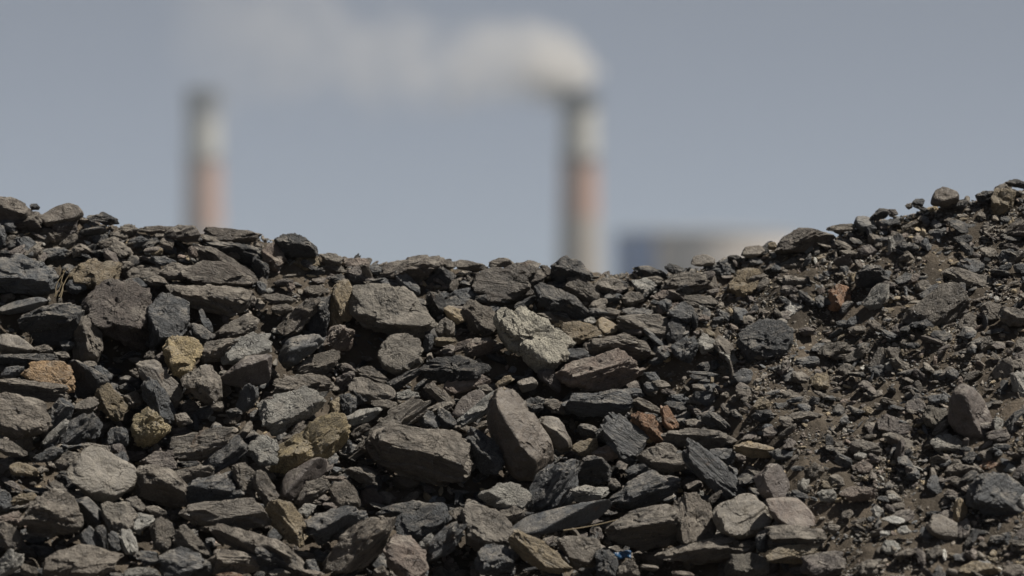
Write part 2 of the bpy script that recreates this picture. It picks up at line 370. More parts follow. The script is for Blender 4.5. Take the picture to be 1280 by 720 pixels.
# one line a rock: region, colour, share of it that is lit top face, kind of stone ; outline (quarter pixels) ; short name ; label
ROCKS = """A1 k .45 n ; -60,95 40,103 100,130 150,165 140,210 60,235 -60,230 ; left-edge crest boulder ; brown-grey boulder on the crest at the left edge of the picture
A2 k .35 l ; 60,225 100,190 200,180 222,215 215,300 50,300
A3 k .75 s ; 205,200 290,150 335,138 385,155 410,190 400,225 330,240 240,250 ; domed crest boulder ; smooth domed brown boulder on the crest, third skyline rock from the left
A4 d .5 n ; 440,185 520,180 580,210 592,240 530,245 450,205
A5 g .5 n ; -10,240 30,260 30,340 0,360 -30,300
A6 g .85 l ; 60,310 130,305 180,335 205,390 200,415 100,400
A7 b .45 n ; 190,325 240,270 310,270 330,300 300,340 280,360 200,375
A8 b .7 n ; 300,325 340,290 390,305 380,345 330,375 305,360
A9 g .6 n ; 205,385 290,355 340,375 330,410 250,425 210,405
A10 g .55 n ; -30,460 10,410 70,390 150,400 240,440 282,490 290,560 200,600 90,600 -20,580 ; big left-edge slate boulder ; big slate-grey boulder with dark underside at the left edge, below the crest
A11 t .85 r ; 370,470 430,430 520,415 590,430 602,480 565,545 480,562 390,540 350,505 ; speckled tan crest boulder ; large speckled greenish-tan rough boulder near the left crest
A12 g .6 s ; 0,655 80,620 180,608 230,620 180,660 60,690 0,690
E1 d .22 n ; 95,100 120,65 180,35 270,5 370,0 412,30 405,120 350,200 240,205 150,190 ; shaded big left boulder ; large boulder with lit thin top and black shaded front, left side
A14 v .7 r ; 420,610 480,560 620,520 720,560 745,650 740,860 640,810 500,770 430,700 ; dark conglomerate boulder ; large dark purplish rough conglomerate boulder overhanging a black gap, upper left
A15 k .85 l ; 915,455 990,425 1130,430 1240,490 1257,545 1190,572 1000,560 930,510 ; two-tier brown boulder ; upper tier of the big brown double boulder at upper left
A15b b .5 l ; 840,545 1000,550 1160,565 1252,565 1240,650 1170,700 1050,680 930,640 860,600 ; ; lower shadowed tier of the big brown double boulder at upper left
A16 k .5 l ; 985,365 1050,355 1130,400 1200,440 1280,510 1270,532 1180,485 1080,430 1010,415 ; ; long thin brown slab leaning down to the right behind the big double boulder
A17 k .75 n ; 1020,275 1040,258 1130,256 1210,262 1300,290 1290,330 1180,335 1100,325 1040,320 ; flat-topped crest block ; broad brown flat-topped block on the crest just right of the left chimney
A18 d .25 n ; 1040,340 1150,332 1280,345 1310,410 1270,460 1140,400
A19 k .6 n ; 825,310 900,258 930,245 965,258 1000,320 920,332 860,322 ; pointed crest stone ; pointed dark stone on the crest directly in front of the left chimney
A20 k .6 n ; 690,258 770,248 860,250 895,275 820,292 730,282
A21 g .7 n ; 735,700 745,640 800,590 850,625 940,650 948,745 935,790 850,780 830,820 745,850 ; split grey boulder ; faceted blue-grey boulder beside the dark conglomerate boulder, pale lit right face
A22 b .7 n ; 1150,640 1200,590 1250,580 1255,640 1210,685 1165,672
A23 b .6 n ; 775,290 825,288 830,305 790,310
A24 b .8 n ; 800,480 860,430 920,440 960,500 850,522
A25 r .7 n ; 940,360 990,350 980,410 945,402
A26 g .7 n ; 550,400 600,400 590,430 540,425
A27 t .7 n ; 750,370 800,360 812,385 752,398
A28 g .7 n ; 460,300 530,290 545,330 480,345
A29 b .6 l ; 600,250 670,240 690,270 640,300 600,280
A30 d .4 n ; 460,380 540,360 560,395 500,415
A31 b .7 n ; 430,300 470,270 480,310 440,330
A32 g .6 n ; 600,520 680,510 740,560 700,590 620,560
A33 b .6 l ; 720,520 800,500 840,545 770,560
A34 d .5 n ; 150,140 185,138 200,170 160,170
A35 b .6 n ; 560,280 640,300 620,325 550,310
A36 g .5 n ; 640,330 700,300 740,330 680,360
A37 b .6 n ; 800,310 870,330 860,370 800,360
A38 g .7 n ; 740,400 830,400 880,430 800,450
A39 b .5 n ; 610,430 670,440 640,480 600,470
A40 v .6 n ; 250,240 350,200 385,240 380,300 300,280
A41 d .5 n ; 0,370 60,375 40,400 0,400
A42 g .7 n ; 340,530 400,510 430,560 380,590 330,570
A43 d .4 n ; 870,640 900,660 890,690 850,680
B1 d .35 n ; 100,160 150,128 220,130 250,170 300,190 310,225 240,240 150,250 110,215 ; black crest lump ; near-black angular lump high on the crest left of the dip
B2 r .7 n ; 20,250 60,180 90,175 130,220 150,280 90,320 30,265
B3 t .7 r ; 180,245 250,220 310,250 320,300 230,320 180,285
B4 d .4 l ; 230,335 320,300 342,318 250,352
B5 b .6 n ; 320,225 400,225 440,250 420,290 350,280
B6 r .7 n ; 440,250 540,250 562,288 480,312 430,290
B7 v .6 n ; 450,305 520,290 590,350 560,385 470,365
B8 g .6 n ; 540,300 590,290 640,300 610,340 560,320
B9 k .45 n ; 615,340 680,280 760,250 860,238 920,255 935,300 880,345 800,380 720,345 650,350 ; arched crest rock ; broad arched dark brown rock on the crest left of centre
B9b d .25 n ; 850,385 895,290 950,310 1000,380 960,425 880,410
B10 b .6 n ; 920,262 970,255 995,290 960,312 930,290
B11 b .6 n ; 985,292 1030,260 1110,280 1162,298 1120,318 1010,312
B12 b .6 n ; 1165,280 1230,250 1290,262 1290,292 1190,302
B13 k .88 l ; 1092,350 1130,315 1200,295 1280,282 1370,268 1415,290 1440,350 1400,420 1390,490 1280,512 1190,500 1120,430 ; big brown crest boulder ; big round brown layered boulder at the crest in the centre of the picture
B14 g .85 n ; 960,425 1010,400 1080,405 1092,440 1060,482 1000,495 962,465
B15 b .7 n ; 240,405 330,385 350,420 290,452 240,428
B16 t .6 l ; 380,400 460,362 482,440 475,520 480,580 380,600 340,520 ; yellow-streaked slab ; upright yellow-streaked slab against the left side of the large pale-grey boulder
B17 b .6 l ; 105,590 180,500 230,455 315,460 265,530 200,620 140,640 ; ; brown slab leaning up to the right, left of the yellow-streaked slab
B17b d .35 n ; 235,520 310,450 370,440 360,560 340,640 240,600
B18 q .70 n ; 470,450 560,400 740,385 795,420 850,500 900,600 840,645 760,640 640,625 550,600 500,545 ; large pale-grey boulder ; large flat-topped pale-grey boulder at upper centre-left with tan right corner
B19 q .85 n ; 612,740 622,690 660,650 740,632 820,660 832,720 800,795 710,835 640,800 ; rounded pale boulder ; rounded pale-grey boulder directly below the large flat-topped pale-grey one
B20 r .3 n ; 340,695 370,600 430,585 490,610 485,690 400,720 ; red-topped rock ; small dark rock with a reddish top under the yellow-streaked slab
B21 g .55 s ; 110,760 190,650 290,635 332,680 250,745 180,790 110,800 ; smooth grey wedge ; smooth slate-grey wedge-shaped stone below and left of the red-topped rock
B22 d .5 r ; 850,425 940,440 950,500 900,562 860,505
B23 t .6 n ; 940,490 1040,500 1052,560 1000,582 960,540
B24 b .55 r ; 1040,480 1100,462 1160,500 1220,560 1222,620 1150,640 1060,600 1038,540
B25 b .7 n ; 898,600 940,550 992,580 990,635 920,642
B26 t .5 n ; 890,650 980,645 1000,682 900,692
B27 r .45 n ; 1040,695 1080,650 1160,650 1197,700 1170,745 1050,742 ; rusty-topped dark stone ; dark stone with rusty top left of the pale cream boulder
B28 r .8 n ; 1000,672 1080,655 1050,702 990,720
B29 g .6 n ; 0,365 40,370 52,410 10,432
B30 b .5 n ; 80,490 150,480 192,500 180,535 100,528
B32 r .7 n ; 150,370 195,370 197,415 160,418
B33 d .3 n ; -20,250 50,280 65,350 0,355
B34 b .7 l ; 340,290 400,270 440,300 420,330
B35 d .5 n ; 370,340 430,330 450,360 400,385
B36 b .6 n ; 1020,380 1080,350 1095,400 1040,405
B37 g .6 n ; 560,360 640,350 740,365 700,390 600,395
B38 b .6 n ; 30,440 120,430 200,460 180,485 80,480
B39 g .5 n ; 840,640 880,630 890,670 850,720 835,690
C1 d .45 n ; 193,135 230,100 260,80 300,90 395,152 400,205 330,190 260,175 200,215 ; dark crest rock by the chimney ; dark angular rock on the crest just in front of the smoking chimney
C2 k .6 n ; 140,130 170,126 195,150 187,192 150,192
C3 d .45 l ; 118,250 150,218 200,225 290,280 370,340 422,385 340,402 240,362 150,312 ; long dark slanting slab ; long dark slab slanting down to the right behind the pale cream boulder
C4 b .7 n ; 258,240 330,168 400,230 462,290 430,312 340,292
C5 b .7 n ; 410,230 470,190 560,200 582,240 520,272 440,262
C6 p .8 n ; 600,200 680,190 722,230 690,267 620,262
C7 d .4 n ; 605,150 680,130 770,162 772,192 690,185 640,178
C8 d .5 n ; 765,132 800,118 862,140 830,182
C9 b .65 l ; 762,240 790,170 900,163 982,172 988,222 900,262 830,242 ; flat crest slab ; broad flat brown slab near the crest right of centre
C10 b .8 s ; 898,122 915,85 960,72 1012,95 1005,125 940,132 ; round crest stone ; small round brown stone on the crest in front of the tank
C11 b .7 s ; 1150,82 1180,35 1240,28 1262,55 1230,88
C12 d .5 n ; 1078,88 1110,75 1152,90 1130,112
C13 t .9 r ; 1078,240 1100,180 1150,145 1220,143 1252,190 1240,242 1180,292 1110,290 ; mottled greenish boulder ; round mottled greenish-tan boulder in gravel near the right crest
C14 g .7 n ; 1035,172 1060,138 1100,145 1097,182 1050,192
C15 r .7 n ; 712,282 750,250 860,262 872,292 740,308
C16 b .7 l ; 858,302 880,275 1022,280 1027,342 960,352 880,332
C17 b .7 n ; 550,292 570,270 640,260 662,300 600,328 558,322
C18 g .8 n ; 552,352 600,338 682,340 708,377 620,388
C19 g .9 n ; 776,372 850,312 922,378 922,415 840,402 ; blue-grey triangle ; flat blue-grey triangular stone right of centre below the flat crest slab
C20 r .8 n ; 728,310 830,310 822,352 790,362 740,372
C21 b .75 l ; 538,382 600,373 780,378 832,420 812,472 770,502 700,472 620,432 ; ; broad flat brown slab left of and below the blue-grey triangle
C22 b .8 n ; 518,430 580,418 655,462 560,472
C23 t .9 s ; 423,412 460,388 520,428 522,467 470,477 430,442 ; pinkish tan pebble ; rounded pinkish-tan stone right of the orange crumbly stone
C24 t .8 r ; 248,422 310,408 400,428 442,472 400,492 330,522 268,492 ; orange crumbly stone ; orange-brown crumbly stone beside the top of the pale cream boulder
C25 c .80 r ; -70,410 -40,362 60,350 140,378 200,440 292,532 230,562 215,650 130,650 60,580 0,500 -40,462 ; pale cream boulder ; pale cream leaning boulder in the centre, brightest big rock
C26 b .35 l ; 368,532 400,498 620,468 652,490 712,572 702,602 620,592 500,572 420,562
C27 g .8 l ; 228,582 300,543 400,558 442,602 330,607 230,612 ; grey layered wedge ; grey layered wedge lying against the pinkish-brown block, its left end near the cream boulder
G28 r .52 n ; 218,75 270,42 440,40 490,20 570,-12 620,50 652,92 620,132 540,182 420,197 290,182 238,160 ; pinkish-brown block ; large pinkish-brown angular block right of the pale cream boulder
G29 v .8 n ; 128,102 200,88 242,200 190,170 130,122
C30 g .7 n ; 718,542 760,528 792,572 760,602 720,582
C31 g .6 n ; 798,532 880,480 932,532 910,582 870,612 818,592
C32 p .8 n ; 928,522 960,468 1022,502 1032,532 970,572
C33 p .7 n ; 1038,560 1110,568 1132,612 1080,622
C34 g .62 r ; 1130,500 1180,420 1240,400 1310,402 1380,430 1402,490 1392,560 1330,600 1250,642 1200,622 1150,562 ; shiny grey boulder ; large shiny dark-grey boulder standing alone in the gravel right of centre
C35 g .7 n ; 1108,342 1170,338 1192,392 1150,422 1108,392
G36 g .9 s ; 1108,122 1160,83 1207,100 1192,162 1130,162
C37 p .7 n ; 388,342 420,350 437,382 410,387
C38 b .8 n ; 118,362 230,358 292,402 200,422
C39 t .6 n ; 68,282 110,243 122,272 90,312
C40 r .7 n ; 928,370 990,380 982,412 920,407
C41 p .7 n ; 358,402 400,385 422,412 390,432
C42 g .7 n ; 660,660 710,660 740,700 690,710
C43 b .7 n ; 960,200 1010,180 1030,240 1000,275 970,250
C44 g .7 n ; 1000,380 1060,380 1050,420 1000,410
C45 b .5 n ; 700,330 735,330 735,370 710,360
C46 d .4 n ; 200,215 260,205 250,245 200,240
C47 g .6 n ; 460,265 540,260 550,300 480,310
C48 b .7 n ; 470,340 540,350 540,380 470,375
D1 k .6 n ; 40,375 90,310 160,262 240,275 310,290 330,320 250,345 190,372 120,372 60,385 ; right-slope crest outcrop ; broad brown rock on the crest where the right slope starts to rise
D2 b .7 n ; 298,272 350,250 430,238 442,262 380,282
D3 g .7 s ; 433,240 450,210 490,201 518,220 542,260 500,282 450,267
D4 d .4 n ; 512,212 560,163 592,165 597,202 560,222
D5 k .7 s ; 818,132 840,80 900,56 952,95 952,132 880,152 830,147 ; tall crest boulder on the right ; rounded brown boulder standing on the crest of the right slope
D6 g .6 n ; 718,142 740,113 782,120 772,152
D7 b .6 n ; 685,152 712,135 722,160 695,168
D8 t .85 n ; 1118,130 1130,75 1200,60 1237,85 1232,152 1190,172 1150,192 1120,162 ; tan square boulder ; squarish tan-brown boulder near the top right corner
D9 d .35 n ; 1038,90 1110,75 1135,85 1100,152 1060,135
D10 d .5 n ; 1188,35 1230,16 1280,30 1290,65 1210,57
D11 b .7 l ; 1138,312 1200,258 1280,208 1290,240 1210,302
D12 d .4 n ; 922,152 960,118 1002,130 980,172
D13 b .8 n ; 678,252 730,226 752,235 700,262
D15 v .8 n ; 448,372 500,343 542,370 530,402 470,402
D16 p .8 n ; 600,332 620,303 642,342 642,382 615,382
D17 g .6 n ; 758,352 790,308 807,345 802,377
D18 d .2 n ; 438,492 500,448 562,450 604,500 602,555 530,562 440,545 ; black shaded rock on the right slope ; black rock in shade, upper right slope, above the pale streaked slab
D19 p .8 l ; 478,642 560,538 612,558 602,622 560,662 490,672 ; pale streaked slab ; pale streaked slab leaning right, right of the rust-brown block on the upper right slope
D20 o .8 n ; 303,572 350,543 402,558 417,642 380,672 320,667 ; rust-brown block ; rust-brown squarish block in the gravel of the upper right slope
D21 w .8 n ; 83,642 130,623 187,660 160,702 100,702
D22 t .7 n ; 408,492 440,483 442,532 415,532
D23 b .4 l ; 48,502 150,498 250,550 275,567 180,570 100,545
D24 t .8 n ; 188,422 260,378 302,400 290,432 210,437
D25 b .5 n ; 58,442 130,408 182,440 150,482 80,482
D26 g .8 s ; 638,522 690,483 722,500 700,542 650,542
D26b r .8 n ; 700,502 760,488 742,532 705,540
D27 b .6 l ; 878,482 940,458 1040,488 1132,520 1110,562 1010,572 950,532
D28 g .85 n ; 948,442 1000,413 1060,423 1082,462 1050,492 980,477
D29 b .65 l ; 690,700 780,640 880,560 940,538 1002,590 1002,640 940,692 900,742 800,762 775,705 ; layered right-slope boulder ; large brown layered boulder on the upper right slope
D30 g .7 l ; 758,592 850,538 862,572 800,617
H31 b .8 n ; 1060,5 1100,-10 1160,5 1165,60 1105,92
H32 b .6 n ; 1158,40 1180,12 1280,18 1310,110 1200,112 1165,82 ; right-edge brown block ; wide brown block at the right edge, upper part, above a deep shadow
D33 b .7 l ; 1198,402 1280,363 1290,400 1210,432
D34 g .8 n ; 1228,442 1280,438 1290,500 1240,472
D35 g .7 l ; 1148,472 1220,433 1212,462 1160,492
D36 b .8 n ; 568,665 640,663 632,697 570,692
D37 g .8 n ; 1158,202 1210,203 1222,232 1180,237
D39 t .6 n ; 0,335 30,330 45,360 0,370
D40 g .7 n ; 560,225 640,215 660,235 600,250
D41 v .7 n ; 590,170 630,165 650,190 610,200
D42 b .6 n ; 500,290 560,300 540,345 505,335
D43 g .7 n ; 360,460 400,450 410,490 380,520
D44 b .6 n ; 740,560 800,520 820,560 790,590
D45 d .4 n ; 640,340 720,330 760,360 700,400
D46 b .6 n ; 1150,230 1140,250 1110,260 1080,230
D47 v .7 n ; 1020,165 1060,160 1080,190 1030,200
E2 b .35 n ; 355,285 380,150 420,68 470,80 512,160 512,252 490,290 ; ; upright brown-grey boulder on the right flank of the shaded big left boulder
E3 y .82 r ; 818,200 830,168 900,160 960,170 1007,270 940,332 890,382 850,332 824,262 ; yellow-tan stone ; bright yellowish-tan rough stone, highest of the two tan stones at left
E4 a .75 r ; 118,342 210,320 290,288 340,310 372,400 372,442 320,452 290,400 200,382 140,372 ; orange-tan stone ; orange-tan rough stone partly covered by a dark slab at far left
E5 b .6 s ; -20,152 60,150 130,190 167,225 130,252 50,247 -20,237
E6 b .6 n ; 158,232 220,203 262,220 257,252 170,252
E7 d .5 l ; -20,262 60,248 240,253 284,282 220,302 60,307 -20,300
E8 b .3 l ; -30,380 100,375 200,388 327,408 335,442 300,482 160,490 0,450 -30,440 ; dark-fronted left slab ; broad flat slab with black front, covering the orange-tan stone's lower left
E9 b .75 l ; -70,520 0,448 60,468 130,508 248,620 205,655 100,677 0,660 -60,600 ; big slanting left-edge slab ; big brown-grey slab slanting down right at the left edge, mid height
E10 g .3 n ; 228,582 300,473 367,520 340,592 260,632 ; ; dark blue-grey triangular stone right of the big slanting left-edge slab
E11 d .15 n ; 328,292 400,283 460,340 542,402 480,462 400,474 370,402
E11b b .7 n ; 400,285 480,288 482,322 430,322
E12 b .75 s ; 688,302 740,283 790,320 860,380 907,420 902,482 870,512 820,442 750,372 700,342 ; long smooth brown stone ; long smooth brown stone slanting down between the two left tan stones
E13 t .7 r ; 478,432 540,398 600,470 642,532 600,582 540,572 490,512
E14 d .4 s ; 598,372 640,358 682,385 650,412 610,402
E15 d .5 n ; 578,422 630,398 672,430 650,462 600,452
E16 b .7 n ; 618,452 680,438 712,490 670,522 640,502
E17 g .6 r ; 708,402 750,368 790,378 840,450 872,520 872,592 800,572 740,502 713,452 ; white-flecked blue stone ; blue-grey stone with white flecks just above the lower tan stone at left
E18 b .6 n ; 908,392 1000,308 1080,313 1107,350 1085,502 1040,502 980,422 ; trapezoid brown block ; brownish block with tapering front below and right of the yellow-tan stone
E18b b .7 n ; 1055,502 1110,488 1117,532 1070,534
E19 y .85 r ; 653,570 735,520 790,568 847,632 800,682 725,717 680,700 663,642 ; lower tan stone ; yellow-brown granular rounded stone, lowest of the two tan stones at left
E20 g .8 n ; 528,642 580,618 637,620 642,692 600,722 550,712
E21 b .7 n ; 368,512 430,468 482,470 492,502 440,552 380,532
E22 g .7 l ; 338,602 430,548 502,590 482,652 380,702 300,702
E23 p .6 l ; 208,692 320,578 342,588 322,642 240,702
E24 b .6 n ; 998,242 1060,178 1180,173 1202,200 1130,232 1100,282 1010,292
E25 p .85 n ; 1108,242 1170,198 1290,143 1352,158 1352,232 1240,282 1150,302 1113,287 ; cracked pale-grey slab ; pale blue-grey slab with a cracked face, left of the smooth grey wedge
E26 v .2 s ; 1108,372 1230,268 1352,258 1342,382 1300,402 1200,412 1128,402
E27 b .8 n ; 1068,152 1180,88 1250,48 1292,68 1280,122 1180,172
E28 g .8 n ; 993,40 1020,28 1062,90 1062,142 1030,122
E29 d .6 n ; 948,112 990,98 1040,130 1072,165 1010,202 960,172
E30 g .7 n ; 1178,542 1190,470 1230,400 1272,410 1292,460 1250,502
I31 b .75 l ; 858,62 900,18 1000,0 1100,-20 1180,-22 1172,40 1050,122 880,142 ; brown grained slab ; brown slab with wood-like grain right of the lower tan stone
E32 b .6 n ; 740,240 770,228 777,282 720,277
E32b v .6 n ; 773,252 820,238 822,302 785,312
E33 g .6 n ; 468,322 510,308 562,360 552,387 490,372
E34 b .7 n ; 648,332 690,323 692,367 655,362
E35 g .5 n ; 298,192 350,183 372,210 330,237 305,217
E36 b .5 n ; 268,242 330,238 347,270 300,287
E37 d .4 n ; 940,150 960,130 1000,200 970,210
E38 g .6 n ; 30,320 110,310 120,340 60,370 0,365
E39 b .5 n ; 870,560 930,545 960,590 900,620
E40 d .5 n ; 1130,540 1180,520 1210,560 1150,575
F1 b .65 r ; 183,182 260,108 340,70 412,75 414,132 350,182 250,192
F2 p .85 r ; 8,392 60,318 160,298 240,253 300,258 340,312 280,372 180,432 90,492 50,452 ; crinkled pale slab ; pale grey crinkled slab left of centre with wrinkled bright surface
F3 b .7 l ; 68,262 110,188 180,188 330,193 407,240 380,272 320,282 240,252 160,292 80,302
F4 v .3 n ; 393,217 480,178 492,190 462,260 400,282
F5 b .6 l ; 478,177 580,153 620,188 682,235 620,247 540,222
F6 b .6 n ; 463,252 500,208 560,248 660,258 692,310 600,322 590,342 500,312
F7 d .4 l ; 653,252 740,193 820,163 812,202 740,252 680,282
F8 d .5 r ; 818,192 860,148 990,98 1070,98 1162,140 1167,202 1060,212 960,242 900,222 ; black crumbly rock ; near-black crumbly rock right of and below the rounded pale boulder
F9 r .85 n ; 943,242 1060,223 1150,193 1167,240 1060,262 980,292
F10 v .85 s ; 983,392 1030,308 1090,273 1152,330 1100,382 1030,412
F11 p .7 l ; 1013,442 1180,298 1232,260 1222,312 1190,372 1130,412 1060,452 ; pale thin wedge ; pale narrow wedge leaning on the left side of the large smooth brown boulder
F12 k .5 s ; 1163,402 1180,315 1215,272 1290,280 1345,340 1435,460 1478,560 1462,660 1400,712 1310,702 1240,602 1188,502 ; large smooth brown boulder ; large smooth rounded brown boulder leaning left in the centre of the heap
F13 b .45 l ; 572,505 600,470 650,448 760,443 930,488 1065,580 1082,640 1050,705 960,745 850,715 720,682 600,592 ; huge layered slab ; huge dark layered slab with split ledges, bottom centre
F14 b .55 l ; 473,602 560,498 640,398 740,328 800,310 862,350 760,372 680,422 600,502 520,592 ; long thin curved slab ; long thin curved grey-brown slab rising right above the huge layered slab
F15 t .85 n ; 663,422 770,376 812,430 740,442 ; ; small tan triangular chip above the huge layered slab
F16 g .7 l ; 803,392 850,370 900,388 922,440 870,472 820,442
F17 d .5 n ; 908,362 930,362 1002,440 960,472 930,462
F18 b .6 n ; 838,240 920,248 950,300 992,350 970,372 920,332
F19 p .8 r ; 698,292 760,268 810,283 817,310 720,322
F20 b .7 n ; 578,332 690,318 702,347 620,372
F21 p .45 n ; 438,412 520,368 600,358 627,380 560,422 460,447
F22 g .7 r ; 413,312 470,288 502,370 450,402 420,362
F23 y .72 r ; 103,562 250,448 330,398 420,388 462,480 440,532 350,592 250,622 150,672 80,682 115,612 ; mossy tan slab ; large yellowish-tan mottled slab left of centre, low, mossy looking
F24 b .7 n ; 108,542 230,428 262,450 150,562
F25 g .5 r ; 1038,512 1090,460 1150,463 1222,540 1247,620 1232,692 1150,695 1080,592 ; ; rounded grey flecked stone between the huge layered slab and the smooth brown boulder
F26 p .85 r ; -45,560 0,498 60,498 112,580 102,642 0,645
F28 t .7 n ; 368,332 420,308 422,380 380,392
F29 b .6 n ; 478,492 540,438 572,450 500,512
F30 b .7 n ; 1108,252 1160,243 1182,290 1130,287
F31 t .7 n ; 1198,242 1280,198 1290,225 1220,267
F32 b .6 l ; 863,362 940,328 982,360 900,392
F33 d .3 n ; 480,270 520,300 560,330 500,350
F34 g .5 n ; 430,540 480,520 470,580 430,590
G1 g .5 l ; 258,255 300,198 420,193 560,188 602,230 602,292 540,325 420,315 300,312 ; grey bedded block ; long grey bedded block below the pinkish-brown block
G2 g .7 r ; 48,252 110,223 162,250 150,292 90,312
G3 b .7 n ; 158,252 210,236 267,260 262,312 200,312
G4 b .6 l ; 598,242 640,228 740,288 752,312 640,282
G5 g .9 l ; 448,352 490,308 540,310 610,360 682,430 682,472 630,490 600,562 540,522 480,452 ; pointed blue-grey slab ; upright pointed blue-grey slab left of the bright rust stone
G6 o .75 r ; 598,332 650,301 710,310 747,380 760,442 720,462 680,402 640,372 ; bright rust stone ; bright rust-orange stone right of centre, the left of two rusty ones
G7 o .8 n ; 743,302 760,270 800,320 832,370 827,394 770,397 745,362 ; brown rust shard ; upright brown-rust shard right beside the bright rust-orange stone
G8 b .25 n ; 756,422 800,388 900,383 1050,408 1117,450 1100,482 1000,495 860,495 790,475 ; ; flat-topped slab with black front below the two rusty stones
K9 g .75 l ; 858,110 870,75 908,38 1000,108 1100,198 1167,280 1112,325 1030,275 940,192 885,140 ; grey diagonal slab ; long grey layered slab lying diagonally down to the right, lower right of centre
G10 g .6 n ; 983,497 1100,483 1117,532 1070,572 1010,522
G11 t .4 n ; 1113,472 1200,448 1300,478 1310,535 1200,530 1130,505
G12 b .6 s ; 123,352 180,326 240,338 282,420 297,482 250,502 190,442 140,392 ; ; smooth brown stone close against the right side of the large smooth brown boulder
G13 t .8 r ; 303,482 360,443 425,433 427,502 350,517
G14 r .5 n ; 398,502 470,468 540,478 552,522 480,545 410,525
G15 b .75 n ; 628,512 700,478 760,458 810,488 862,592 780,602 700,575 650,552
G16 g .6 n ; 818,492 860,498 862,562 830,552
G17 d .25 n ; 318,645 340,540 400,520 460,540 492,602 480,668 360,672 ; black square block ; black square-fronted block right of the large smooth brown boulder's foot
K18 g .55 l ; 68,392 105,250 180,188 300,143 335,150 337,262 245,332 232,382 130,412 ; ; smooth dark grey layered boulder with a domed top, left of the black square block
K19 p .5 l ; 263,302 320,268 470,268 482,302 440,332 300,352
G20 d .4 n ; 948,322 1000,298 1050,328 1092,382 1010,392 955,352
G21 b .8 n ; 868,352 920,336 962,360 950,382 890,377
G22 t .7 r ; 1203,272 1240,228 1290,238 1295,290 1220,297
G23 b .5 s ; 28,152 90,123 127,150 110,182 50,202
G24 g .6 n ; 568,602 660,558 682,580 672,612 590,642
G25 g .7 n ; 660,150 720,150 730,190 680,200
G26 b .7 n ; 700,145 760,140 790,170 740,185
G27 d .5 n ; 760,245 840,250 870,290 800,320
G28b g .7 n ; 560,185 640,180 660,215 600,225
G29b b .6 n ; 900,160 960,165 970,190 920,195
G30 g .6 l ; 880,95 960,100 1030,110 960,125
G31 t .7 n ; 990,125 1010,125 1010,155 990,155
G32 b .7 n ; 1120,180 1180,190 1180,230 1130,220
G33 d .4 n ; 330,360 420,370 430,420 350,430
H1 v .55 s ; 908,522 930,428 960,408 1030,438 1112,510 1127,572 1112,662 1060,682 960,652 913,592 ; smooth two-tone boulder ; smooth brown boulder with shaded left half, far right middle
H2 q .75 r ; 773,552 810,508 860,518 912,580 912,637 840,637 788,602 ; ; pale grey mottled stone touching the left side of the smooth two-tone boulder
H3 v .8 n ; 548,602 600,553 680,588 732,640 710,677 640,642 560,637
H4 v .8 n ; 688,492 770,473 787,520 760,557 690,547
H5 b .8 s ; 1128,335 1170,278 1227,268 1227,332 1190,402 1138,362
H6 p .6 n ; 1213,402 1230,348 1280,338 1305,490 1240,485
H7 p .8 r ; 1118,602 1140,563 1182,573 1177,652 1130,662
H8 g .25 n ; 1175,625 1230,558 1290,528 1300,640 1200,660
H9 b .9 r ; 248,242 310,188 410,198 412,242 330,262 260,262
H10 b .8 n ; 378,272 450,238 500,203 512,230 450,282 400,292
H11 b .9 n ; 348,322 390,298 432,320 390,357
H12 b .9 n ; 498,322 560,218 592,240 592,302 540,312
H13 g .8 n ; 503,322 580,303 592,350 530,367
H14 p .8 n ; 583,302 610,288 627,340 600,342
H15 b .5 n ; 608,272 650,268 742,330 700,367 650,352
H16 b .7 n ; 588,222 640,218 702,280 700,297 620,272
H17 b .6 n ; 498,82 520,78 587,130 570,152 530,142
H18 v .8 n ; 605,152 660,98 715,160 640,165
H19 b .7 n ; 658,192 690,178 722,220 700,242
H20 t .7 r ; 778,152 820,113 890,148 902,182 830,192 788,172
H21 r .9 n ; 893,212 950,188 957,237 900,242
H22 b .8 n ; 838,267 890,246 922,265 880,287
H23 b .7 n ; 918,262 1020,218 1022,272 950,282
H24 g .6 n ; 128,292 200,263 257,268 250,302 190,322
H25 g .7 n ; 63,352 110,336 172,360 130,387 80,377
H26 g .7 n ; -2,322 60,310 112,325 40,342
H27 t .8 n ; 213,392 240,348 302,348 302,422 240,427
H28 b .7 n ; 68,452 110,428 172,465 130,492
H29 b .7 n ; 148,522 180,468 232,520 160,542
H30 t .8 n ; 468,542 500,513 572,570 540,582
H31 b .4 n ; 85,582 150,538 282,578 270,610 160,612
L32 b .6 n ; 578,20 630,5 752,60 740,90 690,98 620,68
H33 b .7 n ; 938,132 1000,48 1042,58 1022,122 990,152
H34 b .7 l ; 978,362 1040,333 1062,350 1000,392
H35 p .8 s ; 328,642 360,618 392,640 370,667
L36 p .7 r ; 813,50 860,13 930,28 987,85 930,92 850,97
H37 v .7 n ; 1228,252 1280,233 1290,290 1240,302
H38 g .7 n ; 678,52 740,28 772,35 730,77
H39 t .7 n ; 568,27 630,18 632,52 575,57
H41 g .7 n ; 888,342 920,323 952,350 930,382 895,372
H42 g .6 r ; 820,352 860,328 892,350 870,382
H43 b .6 n ; 480,440 560,430 600,455 540,480
H44 d .5 n ; 700,410 780,420 780,450 710,455
H45 g .7 n ; 800,460 880,450 900,490 820,500
H46 b .8 n ; 1040,180 1120,160 1130,200 1060,250
H47 b .7 l ; 400,120 470,110 490,140 420,150
H48 g .6 n ; 40,500 100,490 90,530 40,530
H49 g .6 n ; 340,90 400,80 410,110 360,120
I1 q .80 s ; 348,215 400,108 440,78 480,80 642,162 672,190 652,252 602,312 555,352 480,340 430,262 360,235 ; pale brown tabular boulder ; pale brown flat-faced boulder with pale rim, lower left
I2 b .7 n ; -20,40 60,33 132,90 132,122 60,117 -10,85
